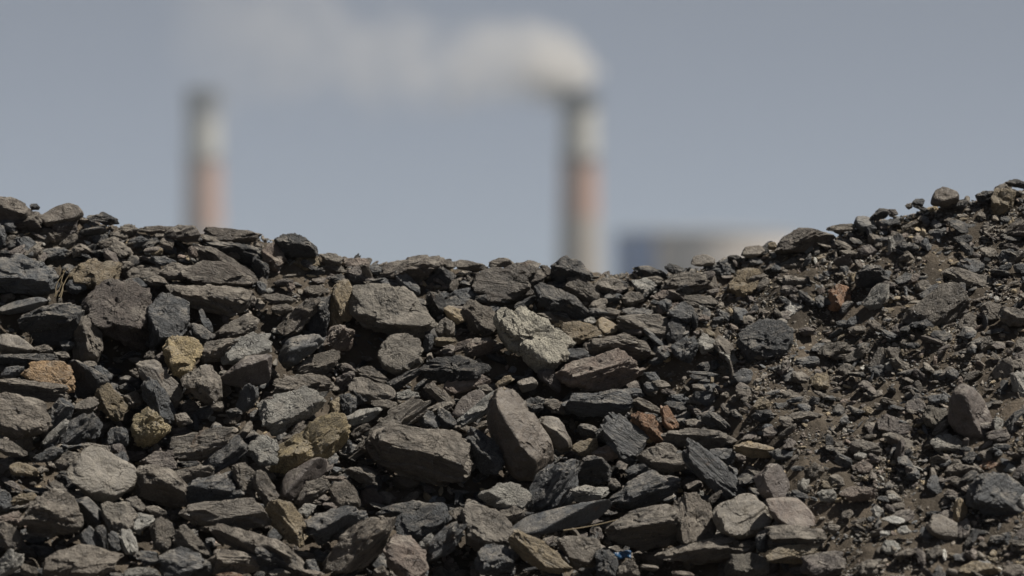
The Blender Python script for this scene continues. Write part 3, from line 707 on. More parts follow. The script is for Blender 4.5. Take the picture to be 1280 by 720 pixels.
I3 b .35 n ; 658,262 680,178 760,168 830,188 907,270 895,302 942,372 800,375 700,335 ; ; grey-brown boulder with black front just right of the pale brown flat-faced one
I4 b .4 n ; 863,202 960,173 1060,168 1067,212 960,265 900,285
I5 g .35 l ; 908,297 1000,228 1170,203 1202,260 1222,322 1100,355 980,375 928,342 ; ; low dark slate wedge with lit top edge, below the brown grained slab
I6 g .7 l ; 1018,162 1170,48 1200,18 1252,80 1190,142 1090,207
I7 b .7 l ; 1158,167 1230,158 1292,220 1292,345 1230,325 1188,242
I8 v .7 l ; 698,152 780,98 830,108 882,180 830,197 740,167
I9 b .62 l ; 113,405 160,338 230,298 330,318 382,370 407,450 382,502 250,520 118,485 ; dark domed lower-left boulder ; dark domed boulder above a deep black gap, lower left
I10 d .4 s ; 378,342 440,328 502,390 502,472 430,452 388,402
I11 b .8 n ; 628,342 680,323 732,390 702,402 650,372
I12 q .85 n ; 508,372 560,353 662,390 682,420 652,472 600,502 540,502 513,432 ; pale jagged stone ; pale grey jagged stone below the pale brown flat-faced boulder
I13 p .8 n ; 638,462 670,408 772,430 740,482 690,512
I14 p .8 l ; 598,502 650,488 682,560 692,612 620,602 598,562
I15 b .7 r ; 748,502 790,428 852,470 872,542 820,602 768,582
I16 g .7 l ; 538,522 580,498 602,582 560,602
I17 b .6 r ; 868,502 930,468 1010,538 1067,592 1050,632 960,602 880,572
I18 g .8 l ; 798,642 850,598 910,578 992,620 1022,692 950,735 820,735
I19 b .72 n ; 235,680 300,608 400,568 470,573 602,620 602,682 540,725 220,730 ; ; broad brown low boulder at the bottom edge, lower left
I20 g .8 l ; 398,512 440,473 482,520 470,582 410,562
I21 p .8 l ; -30,680 0,652 60,588 117,600 102,652 30,715 -20,725 ; cracked bottom-left slab ; pale cracked charred-looking slab in the bottom left corner
I22 b .8 n ; -20,465 40,453 107,500 107,582 70,592 0,545
I23 r .7 n ; -10,435 60,408 105,398 112,472 60,462
I24 g .7 n ; -20,285 50,298 62,372 20,397 -20,392
I25 b .6 n ; 908,412 960,368 1100,337 1290,333 1345,400 1345,475 1200,485 1060,470 980,450 ; broad lower-left brown slab ; broad brown slab with wide lit top, lower left of centre
I26 b .45 l ; 1058,467 1180,468 1290,508 1400,558 1502,630 1530,685 1440,705 1300,625 1140,555 ; ; long thin dark slab below the broad brown slab, slanting down right
I27 b .35 n ; 1045,645 1120,588 1290,628 1345,680 1280,710 1100,715
I28 t .7 r ; 48,172 100,153 192,190 180,222 80,222
I29 t .6 r ; 58,322 160,303 182,330 130,362 70,367
I30 b .7 n ; 228,262 270,243 342,290 332,327 260,302
I31 b .7 n ; 718,397 770,370 832,410 790,427
I32 b .7 l ; 268,162 330,98 402,108 372,192 300,192
I33 o .8 r ; 1078,717 1130,696 1190,703 1212,735 1080,735
I34 p .7 r ; 638,682 760,678 802,732 620,735
I35 g .7 r ; 168,122 260,73 312,90 250,142 190,152
I36 b .6 n ; 410,60 480,55 560,90 540,120 440,90
I37 v .6 n ; 540,70 600,60 640,130 600,140
I38 g .6 n ; 560,110 640,100 640,160 600,170
I39 d .4 n ; 480,480 520,470 540,600 500,590
I40 b .6 n ; 1230,240 1290,230 1300,300 1240,300
I41 b .6 r ; 100,660 180,680 190,720 110,720
I42 g .6 r ; 680,600 760,610 800,650 720,670
I43 d .3 n ; 930,640 1040,640 1060,700 960,720
J1 b .6 n ; -20,195 40,198 112,322 90,362 50,382 -10,270
J2 v .45 s ; 125,332 160,208 300,133 347,140 342,202 240,262 198,342 ; ; dark twisted glossy stone below the mossy tan slab
J3 b .7 n ; 198,385 270,248 330,233 372,240 342,302 250,372
J4 b .8 r ; 368,252 480,243 512,312 517,372 440,382 398,342
J5 r .6 n ; 338,222 445,218 452,245 360,242
J6 p .9 n ; 208,402 260,358 302,380 260,432
J7 g .45 n ; 248,455 350,383 450,373 542,380 562,442 480,502 400,562 300,562 253,502 ; ; blue-grey rounded boulder with shaded front, bottom, left of centre
J8 t .5 r ; 38,402 100,343 180,348 242,460 247,562 180,572 100,482
J9 b .6 l ; 338,705 400,672 440,650 500,478 600,433 692,450 672,532 600,622 500,702 ; ; long brown layered boulder leaning right at the bottom, left of centre
J10 r .8 n ; 643,612 690,518 760,528 832,590 857,652 842,725 720,730 688,682 ; ; pinkish-brown pointed stone at the bottom edge, centre-left
J11 g .7 r ; 698,442 780,398 870,363 942,358 972,430 940,492 820,552 720,502
J12 d .6 n ; 608,422 680,378 780,343 872,358 862,377 740,432
J13 g .45 l ; 858,572 950,478 1052,453 1042,522 960,602 870,645
J14 b .7 n ; 1028,402 1060,360 1130,378 1212,410 1190,440 1282,480 1282,562 1120,592 1050,542 1038,462 ; ; large brown-grey jagged stone at the bottom centre
J15 b .7 n ; 958,402 1040,378 1052,452 1000,462
J16 p .8 n ; 813,562 880,508 887,542 840,602
J17 p .85 r ; 1118,342 1170,268 1240,253 1340,278 1372,312 1332,392 1200,385 ; sparkling pale stone ; sparkling whitish-grey stone in the hollow under the large smooth brown boulder
J18 b .7 r ; 1198,402 1290,368 1342,400 1332,442 1220,452
J19 g .6 l ; 1093,725 1095,690 1120,588 1180,563 1262,590 1292,725 ; ; smooth dark blue slate slab at the bottom edge, centre
J20 b .35 l ; 438,187 500,176 592,200 602,262 520,255
K1 t .65 l ; -10,490 60,538 180,578 292,662 240,705 150,685 60,625 0,575 ; splintery orange-brown slab ; splintery orange-brown wood-grained slab at the bottom, right of centre
J22 b .7 n ; 585,700 630,670 662,725 580,728
J23 r .7 n ; 228,692 300,688 342,725 230,725
J24 g .7 n ; 248,642 290,638 317,702 270,692
J25 d .3 n ; 0,560 60,560 140,640 220,690 100,710 0,690
J26 b .5 r ; 60,690 130,685 170,720 60,725
K2 g .5 s ; 8,485 60,428 280,368 430,343 482,370 477,412 300,462 100,512 28,518 ; long narrow slab ; long narrow dark slab with rounded right end, bottom right of centre
K3 b .75 n ; 213,532 270,523 412,528 437,592 412,682 320,687 288,612 ; ; squarish brown-grey block under the long narrow slab at the bottom
K4 g .7 r ; 418,602 450,588 532,640 532,725 413,725
K5 b .7 n ; 528,685 570,638 612,648 637,690 622,725 528,725
K6 b .35 l ; 478,492 540,438 650,378 790,368 812,420 805,502 830,565 620,600 500,545 ; shadow-fronted bottom boulder ; broad boulder with lit layered top and black front, bottom right of centre
K7 b .8 n ; 803,385 830,328 940,310 982,340 1012,430 1017,522 960,555 860,565 828,485 ; upright tan-faced block ; upright block with tan and grey faces, bottom right of centre
K8 q .85 s ; 1012,402 1060,358 1160,316 1232,323 1252,400 1302,440 1282,482 1200,492 1160,532 1060,492 ; pale smooth bottom boulder ; pale smooth broad-faced boulder right of the upright tan-faced block
K9b b .5 l ; 728,645 820,578 1000,538 1100,528 1212,550 1202,592 1090,642 960,665 840,665 ; ; long flat layered slab below the upright tan-faced block
K10 q .8 r ; 1068,725 1070,690 1110,618 1200,608 1282,630 1285,725
K11 g .45 l ; 485,335 580,258 700,198 832,228 837,282 780,315 640,375 560,385 ; ; dark layered boulder with flaky lit top above the shadow-fronted bottom boulder
K12 b .7 l ; 978,342 1040,293 1052,312 990,362
K13 g .6 n ; 1218,545 1290,488 1300,602 1230,595
L14 v .8 s ; -65,200 0,165 50,163 112,262 127,335 60,347 0,342 -40,302 ; ; purplish-brown smooth stone above the pale smooth bottom boulder, right
K15 b .6 n ; 643,662 730,663 732,697 650,692
K16 b .6 n ; 488,232 542,270 500,292 478,262
K17 b .6 n ; 1010,520 1060,498 1122,520 1040,542
K20 d .5 n ; 60,400 110,410 90,430 40,430
K21 r .7 n ; 800,700 860,695 910,720 800,725
L1 r .85 s ; 0,347 80,333 160,343 232,430 227,467 170,475 100,472 30,422 ; pinkish pale slab ; pinkish-brown pale slab right of the pale smooth bottom boulder
L2 v .7 n ; 18,492 40,438 100,428 127,472 60,492
L3 b .45 l ; -5,502 170,468 282,518 284,592 220,575 60,595 -5,595
L4 t .6 l ; -5,622 60,578 200,553 257,590 220,642 100,660 0,655 ; ; tan streaked slab near the bottom edge, below the pinkish pale slab
L5 v .75 n ; 168,725 210,618 300,598 382,618 382,725 ; ; purplish-grey block at the bottom edge, right part of the heap
L6 p .8 n ; 148,262 170,233 207,238 207,302 160,302
L7 t .85 n ; 268,262 330,223 357,270 342,292 290,292
L8 r .5 n ; 362,315 430,273 542,298 545,330 440,350 ; red-orange capped stone ; flat stone with reddish-orange top and black shadow beneath, lower right
L9 r .85 n ; 418,162 480,138 522,170 502,212 440,202
L10 w .9 n ; 513,387 540,363 577,390 550,432 ; small white stone ; small white pointed stone in the lower right gravel
L11 w .8 s ; 568,437 620,420 692,445 640,462 ; ; small flat white lens-shaped stone in the lower right gravel
L12 p .8 n ; 568,582 600,543 662,570 642,612 590,602
L13 g .68 n ; 998,335 1040,238 1120,208 1222,218 1282,270 1300,435 1200,435 1100,392 1018,372 ; big grey right boulder ; big grey creased boulder over a black gap, lower right edge
L14b t .85 n ; 922,402 935,333 992,348 997,402 960,467 925,452 ; ; upright pale tan stone just left of the big grey right boulder
L15 b .7 s ; 798,485 830,418 870,416 912,470 1002,500 992,535 880,545 818,512
L16 b .5 n ; 885,195 930,158 1042,178 1032,205 920,225
L17 o .8 n ; 1058,182 1110,143 1162,153 1120,192
L18 t .6 l ; 953,685 1000,648 1100,658 1162,690 1152,725 958,725
L19 b .7 n ; 448,692 490,638 562,660 542,725 478,725
L20 b .5 n ; 398,85 440,38 562,68 582,120 500,138 430,115
L21 w .8 n ; 1183,192 1210,158 1242,180 1222,207
L22 w .7 n ; 558,492 610,493 602,522 570,517
L22b w .8 n ; 648,492 690,468 717,500 680,517
L23 w .7 n ; 1250,335 1290,308 1300,392 1255,362
L24 b .7 n ; 908,252 940,228 1002,250 960,287
L25 d .4 n ; 648,182 730,178 742,210 650,215
L26 p .7 n ; 248,302 330,288 342,340 270,352
L27 b .7 n ; 198,182 240,153 282,190 242,247 198,222
L28 b .7 n ; 788,602 860,568 872,612 810,637
L29 g .7 l ; 120,290 200,315 190,335 130,320
L30 g .7 n ; 0,100 60,85 130,90 100,140 40,140
L31 w .7 n ; 600,310 650,325 640,345 605,340
L32 b .7 n ; 1050,110 1100,90 1130,140 1080,150
L33 t .7 n ; 1100,620 1150,620 1140,650 1100,645
L34 g .6 r ; 1160,520 1220,500 1230,560 1180,580
L35 b .6 n ; 310,460 360,480 330,510 290,490
L36b v .6 n ; 880,310 930,290 970,330 930,350"""

rocks = []
for ln in ROCKS.strip().splitlines():
    f = [x.strip() for x in ln.split(';')]
    h = f[0].split()
    ox, oy = ORIGIN[h[0][0]]
    pts = [(ox + float(a.split(',')[0]) / 4, oy + float(a.split(',')[1]) / 4) for a in f[1].split()]
    P = np.array(pts)
    hu = hull2d(P)
    area = .5 * abs(np.dot(hu[:, 0], np.roll(hu[:, 1], -1)) - np.dot(hu[:, 1], np.roll(hu[:, 0], -1)))
    rocks.append(dict(pts=P, area=area, c=P.mean(axis=0) * .5 + (P.max(axis=0) + P.min(axis=0)) * .25, col=h[1], crease=float(h[2]), kind=h[3],
                      short=f[2] if len(f) > 2 else '', label=f[3] if len(f) > 3 else ''))
order = sorted(range(len(rocks)), key=lambda i: -(rocks[i]['area'] + (1e6 if rocks[i]['label'] else 0)))
keep = set(order[:300])
print('ROCKS traced', len(rocks))

# ------------------------------------------------------------------ labels for the rocks without one of their own
TONE = {'b': 'brownish grey', 'g': 'slate grey', 'd': 'near-black', 't': 'tan', 'y': 'yellowish', 'o': 'rust orange', 'p': 'pale grey', 'r': 'reddish brown', 'a': 'amber',
        'v': 'purplish brown', 'w': 'whitish', 'c': 'cream', 'k': 'dark brown', 'q': 'pale brown-grey'}
used = set(r['label'] for r in rocks if r['label'])
marks = [r for r in rocks if r['short']]
def rel(c, m):
    dx, dy = c[0] - m['c'][0], c[1] - m['c'][1]
    ax, ay = abs(dx), abs(dy)
    if ax > 2.2 * ay: return 'right of' if dx > 0 else 'left of'
    if ay > 2.2 * ax: return 'below' if dy > 0 else 'above'
    return ('below' if dy > 0 else 'above') + ' and ' + ('right of' if dx > 0 else 'left of')
for i in sorted(keep, key=lambda i: -rocks[i]['area']):
    r = rocks[i]
    if r['label']: continue
    wd, ht = np.ptp(r['pts'][:, 0]), np.ptp(r['pts'][:, 1])
    size = 'large' if r['area'] > 1500 else 'medium' if r['area'] > 500 else 'small' if r['area'] > 170 else 'tiny'
    shape = 'slab' if wd > 2.2 * ht else 'upright stone' if ht > 1.25 * wd else {'n': 'angular stone', 'l': 'layered stone', 's': 'smooth stone', 'r': 'rough stone'}[r['kind']]
    near = sorted(marks, key=lambda m: np.hypot(*(m['c'] - r['c'])) - .25 * math.sqrt(m['area']))
    for m in near[:5]:
        cand = f"{size} {TONE[r['col']]} {shape} {rel(r['c'], m)} the {m['short']}"
        if cand not in used: break
    else:
        for m in near[:5]:
            for m2 in near[:6]:
                cand = f"{size} {TONE[r['col']]} stone {rel(r['c'], m).replace(' of', '')} of the {m['short']}, nearer the {m2['short']}"
                if m2 is not m and cand not in used: break
            if cand not in used: break
    used.add(cand); r['label'] = cand

# ------------------------------------------------------------------ build the rocks
grav_v, grav_f, grav_c = [], [], []
nv = 0
def add_gravel(V, F, c):
    global nv
    grav_v.append(V.astype(np.float32)); grav_f.append(F + nv); grav_c.append(np.tile(np.array(c, np.float32), (len(V), 1)))
    nv += len(V)

grit = []
for i in order:
    r = rocks[i]
    cpx = r['c']
    size_px = math.sqrt(r['area'])
    level = 6 if size_px > 62 else 5 if size_px > 24 else 4 if size_px > 12 else 3
    x, y, z = surface_hit(*cpx)
    s = PXW * y
    poly = np.stack([(r['pts'][:, 0] - cpx[0]) * s, -(r['pts'][:, 1] - cpx[1]) * s], 1)
    P, F, bed, cen, D = rock_shape(poly * (1.1 if r['col'] == 'c' else 1.02), r['crease'], r['kind'], 1000 + i * 7, level)
    hv_ = np.ptp(poly[:, 1]) / 2
    y2 = y - (.42 * hv_ + .018 * (1 - float(coarse_zone(x, z))) if y < YC - .02 else .05) + .05 * D - (.06 if r['col'] == 'c' else .022 if r['short'] else 0)
    k = y2 / y
    loc = np.array([x * k + cen[0], y2, CAM_Z + (z - CAM_Z) * k + cen[1]])
    W = to_world(P)
    hv = random.Random(i).uniform(.86, 1.16); hw = random.Random(i + 9).uniform(-.02, .02)
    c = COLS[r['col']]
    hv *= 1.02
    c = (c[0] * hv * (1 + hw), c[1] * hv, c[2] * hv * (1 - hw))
    if i not in keep:
        add_gravel(W + loc, F, c); continue
    zb = Vector(to_world(bed[None])[0]).normalized()
    M = zb.to_track_quat('Z', 'Y').to_matrix()
    Wl = W @ np.array(M)
    tri = W[F]; fn = np.cross(tri[:, 1] - tri[:, 0], tri[:, 2] - tri[:, 0])
    ar = np.linalg.norm(fn, axis=1); nz = fn[:, 2] / np.maximum(ar, 1e-12)
    wgt = ar * (nz > .72)
    if wgt.sum() > 0: grit.append((tri.mean(axis=1)[np.random.default_rng(i).choice(len(F), int(r['area'] / 60) + 2, p=wgt / wgt.sum())] + loc))
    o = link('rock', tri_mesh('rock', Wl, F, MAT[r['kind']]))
    o.matrix_world = Matrix.Translation(Vector(loc)) @ M.to_4x4()
    o.color = (*c, 1)
    tag(o, r['label'], 'rock', 'loose rocks on the front of the heap')

# ------------------------------------------------------------------ gravel and small stones between them
protos = {}
for lv, cnt in ((1, 30), (2, 30), (3, 24)):
    L = []
    for k in range(cnt):
        g = np.random.default_rng(500 + k + lv * 100)
        na = g.integers(5, 9)
        th = np.sort(g.uniform(0, 2 * math.pi, na)) ; th = np.linspace(0, 2 * math.pi, na, endpoint=False) + g.uniform(-.3, .3, na)
        fl = g.uniform(.45, 1)
        poly = np.stack([np.cos(th) * .5, np.sin(th) * .5 * fl], 1) * g.uniform(.8, 1.1, na)[:, None]
        P, F, bed, cen, D = rock_shape(poly, g.uniform(.3, .8), g.choice(['n', 'l', 'n', 's', 'r']), 70 + k, lv)
        L.append((P, F))
    protos[lv] = L

def rand_rot(g, flat):
    if g.uniform() < .8:      # lying more or less flat on the slope
        sp = g.uniform(0, 2 * math.pi); c_, s_ = math.cos(sp), math.sin(sp)
        spin = np.array([[c_, -s_, 0], [s_, c_, 0], [0, 0, 1]])
        w3 = np.array([g.normal(0, .35), -.45 + g.normal(0, .35), .9]); w3 /= np.linalg.norm(w3)
        u3 = np.cross([0, 1, .3], w3); u3 /= np.linalg.norm(u3)
        return np.stack([u3, np.cross(w3, u3), w3], 1) @ spin
    ax = g.normal(size=3); ax /= np.linalg.norm(ax)
    ang = g.uniform(0, 2 * math.pi)
    K = np.array([[0, -ax[2], ax[1]], [ax[2], 0, -ax[0]], [-ax[1], ax[0], 0]])
    return np.eye(3) + math.sin(ang) * K + (1 - math.cos(ang)) * K @ K

GC = np.array([COLS[k] for k in 'bbbbbbbgggddvvttprbk'])
def scatter(count, smin, smax, x0, x1, y0, y1, zone, g, power=2.2, embed=.15, clip_lv=.02):
    xs = g.uniform(x0, x1, count); ys = g.uniform(y0, y1, count)
    # clusters: keep some patches thin
    zs = terrain_z(xs, ys)
    cz = coarse_zone(xs, zs)
    nse = vnoise(np.stack([xs * 3.2, ys * 3.2, zs * 0], 1), 77)
    keep_p = np.where(zone == 'fine', 1 - .55 * cz, np.where(zone == 'coarse', cz, np.where(zone == 'tiny', 1 - .8 * cz, 1))) * (1 + (.75 * nse if zone == 'fine' else .4 * nse))
    ok = g.uniform(0, 1, count) < keep_p
    xs, ys, zs = xs[ok], ys[ok], zs[ok]
    u = g.uniform(0, 1, len(xs))
    sz = (smin ** (1 - power) + u * (smax ** (1 - power) - smin ** (1 - power))) ** (1 / (1 - power))
    for X, Y, Z, S in zip(xs, ys, zs, sz):
        L = protos[3] if S > clip_lv else protos[2] if S > .013 else protos[1]
        P, F = L[g.integers(len(L))]
        Mr = rand_rot(g, False)
        sc3 = np.array([1, g.uniform(.6, 1), g.uniform(.3, .75)])
        V = ((P * sc3) @ Mr.T) * S
        V[:, 1] *= g.uniform(.75, 1)
        c = GC[g.integers(len(GC))] * g.uniform(.55, 2.5)
        if S > .05: c = COLS['bgdv'[g.integers(4)]] * np.full(3, g.uniform(.8, 1.2))
        add_gravel(V + np.array([X, Y - embed * S * .5, Z + embed * S]), F, c)

g1 = np.random.default_rng(11)
scatter(90000, .0045, .013, .0, 1.95, 11.95, 13.45, 'tiny', g1, 1.5, .2)
scatter(7500, .015, .03, .1, 1.95, 11.9, 13.5, 'fine', g1, 1.8, .2)
scatter(2500, .024, .085, .1, 1.95, 11.9, 13.4, 'fine', g1, 2.1, .3)
scatter(9000, .012, .045, -1.95, .4, 11.9, 13.5, 'any', g1, 1.6, .25)
scatter(2200, .045, .12, -1.95, 1.2, 11.9, 13.2, 'coarse', g1, 1.6, .3)
scatter(260, .05, .09, .2, 1.95, 11.9, 13.2, 'any', g1, 2.2, .35)
scatter(1000, .02, .05, -1.95, 1.95, 13.12, 13.4, 'fine', g1, 2.0, .1)
scatter(420, .04, .10, -1.95, .6, 13.16, 13.4, 'any', g1, 1.7, -.1)
scatter(2600, .03, .10, -3.2, -1.95, 11.0, 13.6, 'any', g1, 2.0)
scatter(3200, .03, .09, 1.95, 3.2, 11.0, 13.6, 'any', g1, 2.0)
scatter(2600, .03, .10, -2, 2, 11.2, 12.0, 'any', g1, 2.0)
for q in np.concatenate(grit):      # crumbs lying on the rocks
    S_ = g1.uniform(.003, .009) if g1.uniform() < .9 else g1.uniform(.009, .018)
    P, F = protos[1][g1.integers(30)]
    add_gravel(((P * [1, .8, .5]) @ rand_rot(g1, True).T) * S_ + q + [0, 0, S_ * .12], F, GC[g1.integers(len(GC))] * g1.uniform(.7, 2.0))
V = np.concatenate(grav_v); F = np.concatenate(grav_f); Cc = np.concatenate(grav_c)
print('GRAVEL', len(V), len(F))
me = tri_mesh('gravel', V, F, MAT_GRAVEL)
at = me.color_attributes.new('stone_color', 'FLOAT_COLOR', 'POINT')
at.data.foreach_set('color', np.concatenate([Cc, np.ones((len(Cc), 1), np.float32)], 1).ravel())
tag(link('gravel', me), 'grey and brown gravel and broken stones covering the heap', 'gravel', kind='stuff')
del V, F, Cc, grav_v, grav_f, grav_c

# ------------------------------------------------------------------ earth of the heap and the plain
def soil_material():
    t = NT('heap_soil')
    tc = t.n('ShaderNodeTexCoord'); v = tc.outputs['Object']
    c = t.mix(t.remap(t.noise(v, 5, 6), .35, .65), (.070, .060, .048), (.165, .136, .104))
    c = t.mix(t.remap(t.noise(v, 160, 4, .7), .55, .7, 0, .6), c, (.16, .145, .12))
    h = t.math('ADD', t.noise(v, 90, 6, .7), t.math('MULTIPLY', t.noise(v, 300, 3, .7), .5))
    b = t.n('ShaderNodeBump'); b.inputs['Strength'].default_value = 1; b.inputs['Distance'].default_value = .01; t.l(h, b.inputs['Height'])
    p = t.n('ShaderNodeBsdfPrincipled'); p.inputs['Roughness'].default_value = .95; p.inputs['Specular IOR Level'].default_value = .15
    t.l(c, p.inputs['Base Color']); t.l(b.outputs[0], p.inputs['Normal'])
    return t.out(p.outputs[0])

def grid(xs, ys, zf):
    X, Y = np.meshgrid(xs, ys)
    Z = zf(X.ravel(), Y.ravel())
    V = np.stack([X.ravel(), Y.ravel(), Z], 1)
    nx, ny = len(xs), len(ys)
    i = (np.arange(ny - 1)[:, None] * nx + np.arange(nx - 1)[None]).ravel()
    return V, np.stack([i, i + 1, i + nx + 1, i + nx], 1)

def heap_z(x, y):
    z = terrain_z(x, y)
    p = np.stack([x, y, z * 0], 1)
    n = fbm(p * 14, 5, 5, .6) * .011 + np.abs(vnoise(p * 60, 8)) * .006
    edge = np.clip((4.4 - np.abs(x)) / .9, 0, 1)
    return np.maximum(z * edge + n * (z > .02), -.01)

xs = np.concatenate([np.linspace(-5, -2, 60, endpoint=False), np.linspace(-2, 2, 700), np.linspace(2, 5, 61)[1:]])
ys = np.concatenate([np.linspace(10, 11.4, 60, endpoint=False), np.linspace(11.4, 13.6, 420), np.linspace(13.6, 17, 70)[1:]])
V, F = grid(xs, ys, heap_z)
tag(link('ground_heap', tri_mesh('ground_heap', V, F, soil_material(), True)), kind='structure')
gm = plain('coal_yard_dirt', (.045, .042, .038), .95, .3, .3)
V, F = grid(np.linspace(-1300, 1300, 40), np.linspace(-60, 2900, 60), lambda x, y: x * 0 - .012)
tag(link('ground', tri_mesh('ground', V, F, gm)), kind='structure')

# ------------------------------------------------------------------ odds and ends caught between the stones
def tube(name, pts, r0, r1, mat, sides=6):
    pts = [Vector(p) for p in pts]
    V, F = [], []
    for i, p in enumerate(pts):
        d = (pts[min(i + 1, len(pts) - 1)] - pts[max(i - 1, 0)]).normalized()
        a = d.orthogonal().normalized(); b = d.cross(a)
        r = r0 + (r1 - r0) * i / (len(pts) - 1)
        for k in range(sides):
            an = 2 * math.pi * k / sides
            V.append(p + (a * math.cos(an) + b * math.sin(an)) * r)
    for i in range(len(pts) - 1):
        for k in range(sides):
            F.append((i * sides + k, i * sides + (k + 1) % sides, (i + 1) * sides + (k + 1) % sides, (i + 1) * sides + k))
    F.append(tuple(range(sides))[::-1]); F.append(tuple((len(pts) - 1) * sides + k for k in range(sides)))
    me = bpy.data.meshes.new(name); me.from_pydata([tuple(v) for v in V], [], F); me.materials.append(mat)
    return me

def at_px(px, py, fwd=0.0):
    x, y, z = surface_hit(px, py)
    k = (y - fwd) / y
    return Vector((x * k, y - fwd, CAM_Z + (z - CAM_Z) * k))

straw = plain('dry_straw', (.17, .135, .08), .8, 60, .25)
p0, p1 = at_px(704, 663, .09), at_px(790, 644, .05)
pts = [p0.lerp(p1, t) + Vector((0, 0, -.006 * math.sin(t * 3.1))) for t in np.linspace(0, 1, 12)]
tag(link('dry_stalk', tube('dry_stalk', pts, .0022, .0014, straw)), 'thin dry straw-coloured stalk lying across the dark gap below the long narrow slab', 'stalk')
sp = bpy.data.objects.new('dry_grass_sprig', None); col.objects.link(sp); sp.location = at_px(70, 372, .06)
tag(sp, 'small yellow dry grass sprig wedged between boulders near the left crest', 'dry grass')
g = np.random.default_rng(3)
tip = at_px(90, 332, .09) - sp.location
for k in range(4):
    off = Vector(g.uniform(-.02, .02, 3))
    q = [Vector((0, 0, 0)) + off * .3 + (tip * g.uniform(.7, 1) + off) * t + Vector((.012 * math.sin(t * 4 + k), 0, 0)) for t in np.linspace(0, 1, 9)]
    link('stem', tube('stem', q, .0020, .0008, straw), sp)
p0, p1 = at_px(37, 698, .06), at_px(50, 712, .08)
pts = [p0 + (p1 - p0) * t + Vector((0, 0, .012 * math.sin(t * 3.1))) for t in np.linspace(0, 1, 9)]
tag(link('twig', tube('twig', pts, .0016, .0011, plain('grey_twig', (.2, .17, .13), .8, 50))), 'short bent grey twig in the shade at the bottom left corner', 'twig')

def scrap():
    n = 14
    g = np.random.default_rng(5)
    V, F = grid(np.linspace(-.028, .028, n), np.linspace(-.012, .012, 7), lambda x, y: .007 * np.sin(x * 190) * np.cos(y * 120 + 1) + .004 * np.sin(y * 300 + x * 80))
    V = V[:, [0, 2, 1]]; V[:, 2] += .004 * np.sin(V[:, 0] * 90)
    me = tri_mesh('plastic_scrap', V, F, plain('blue_plastic', (.02, .07, .15), .35, 40), True)
    o = link('plastic_scrap', me)
    m = o.modifiers.new('thickness', 'SOLIDIFY'); m.thickness = .0012
    return o
o = scrap(); o.location = at_px(778, 694, .02); tag(o, 'crumpled blue plastic scrap in the shadow under the bottom slabs', 'plastic scrap')

# ------------------------------------------------------------------ the power station far behind
FAR = 2000.0
S = PXW * FAR
def far_x(px): return (px - 640) * S
def far_z(py): return CAM_Z + (360 - py) * S

def lathe(name, prof, mat, seg=64, parent=None, smooth=True):
    V, F = [], []
    for (r, z) in prof:
        for k in range(seg):
            a = 2 * math.pi * k / seg
            V.append((r * math.cos(a), r * math.sin(a), z))
    for i in range(len(prof) - 1):
        for k in range(seg):
            F.append((i * seg + k, i * seg + (k + 1) % seg, (i + 1) * seg + (k + 1) % seg, (i + 1) * seg + k))
    me = bpy.data.meshes.new(name); me.from_pydata(V, [], F); me.materials.append(mat)
    for p in me.polygons: p.use_smooth = smooth
    return link(name, me, parent)

def banded(name, bands):
    """painted bands: list of (height from, colour)"""
    t = NT(name)
    tc = t.n('ShaderNodeTexCoord'); sep = t.n('ShaderNodeSeparateXYZ'); t.l(tc.outputs['Object'], sep.inputs[0])
    c = bands[0][1]
    for h, q in bands[1:]:
        c = t.mix(t.math('GREATER_THAN', sep.outputs[2], h), c, q)
    mp = t.n('ShaderNodeMapping'); t.l(tc.outputs['Object'], mp.inputs[0]); mp.inputs['Scale'].default_value = (.5, .5, .05)
    w = t.remap(t.noise(mp.outputs[0], 1, 6), .3, .7, .8, 1.1)
    sc = t.n('ShaderNodeVectorMath', operation='SCALE'); t.l(c, sc.inputs[0]); t.l(w, sc.inputs['Scale'])
    p = t.n('ShaderNodeBsdfPrincipled'); p.inputs['Roughness'].default_value = .85; t.l(sc.outputs[0], p.inputs['Base Color'])
    return t.out(p.outputs[0])

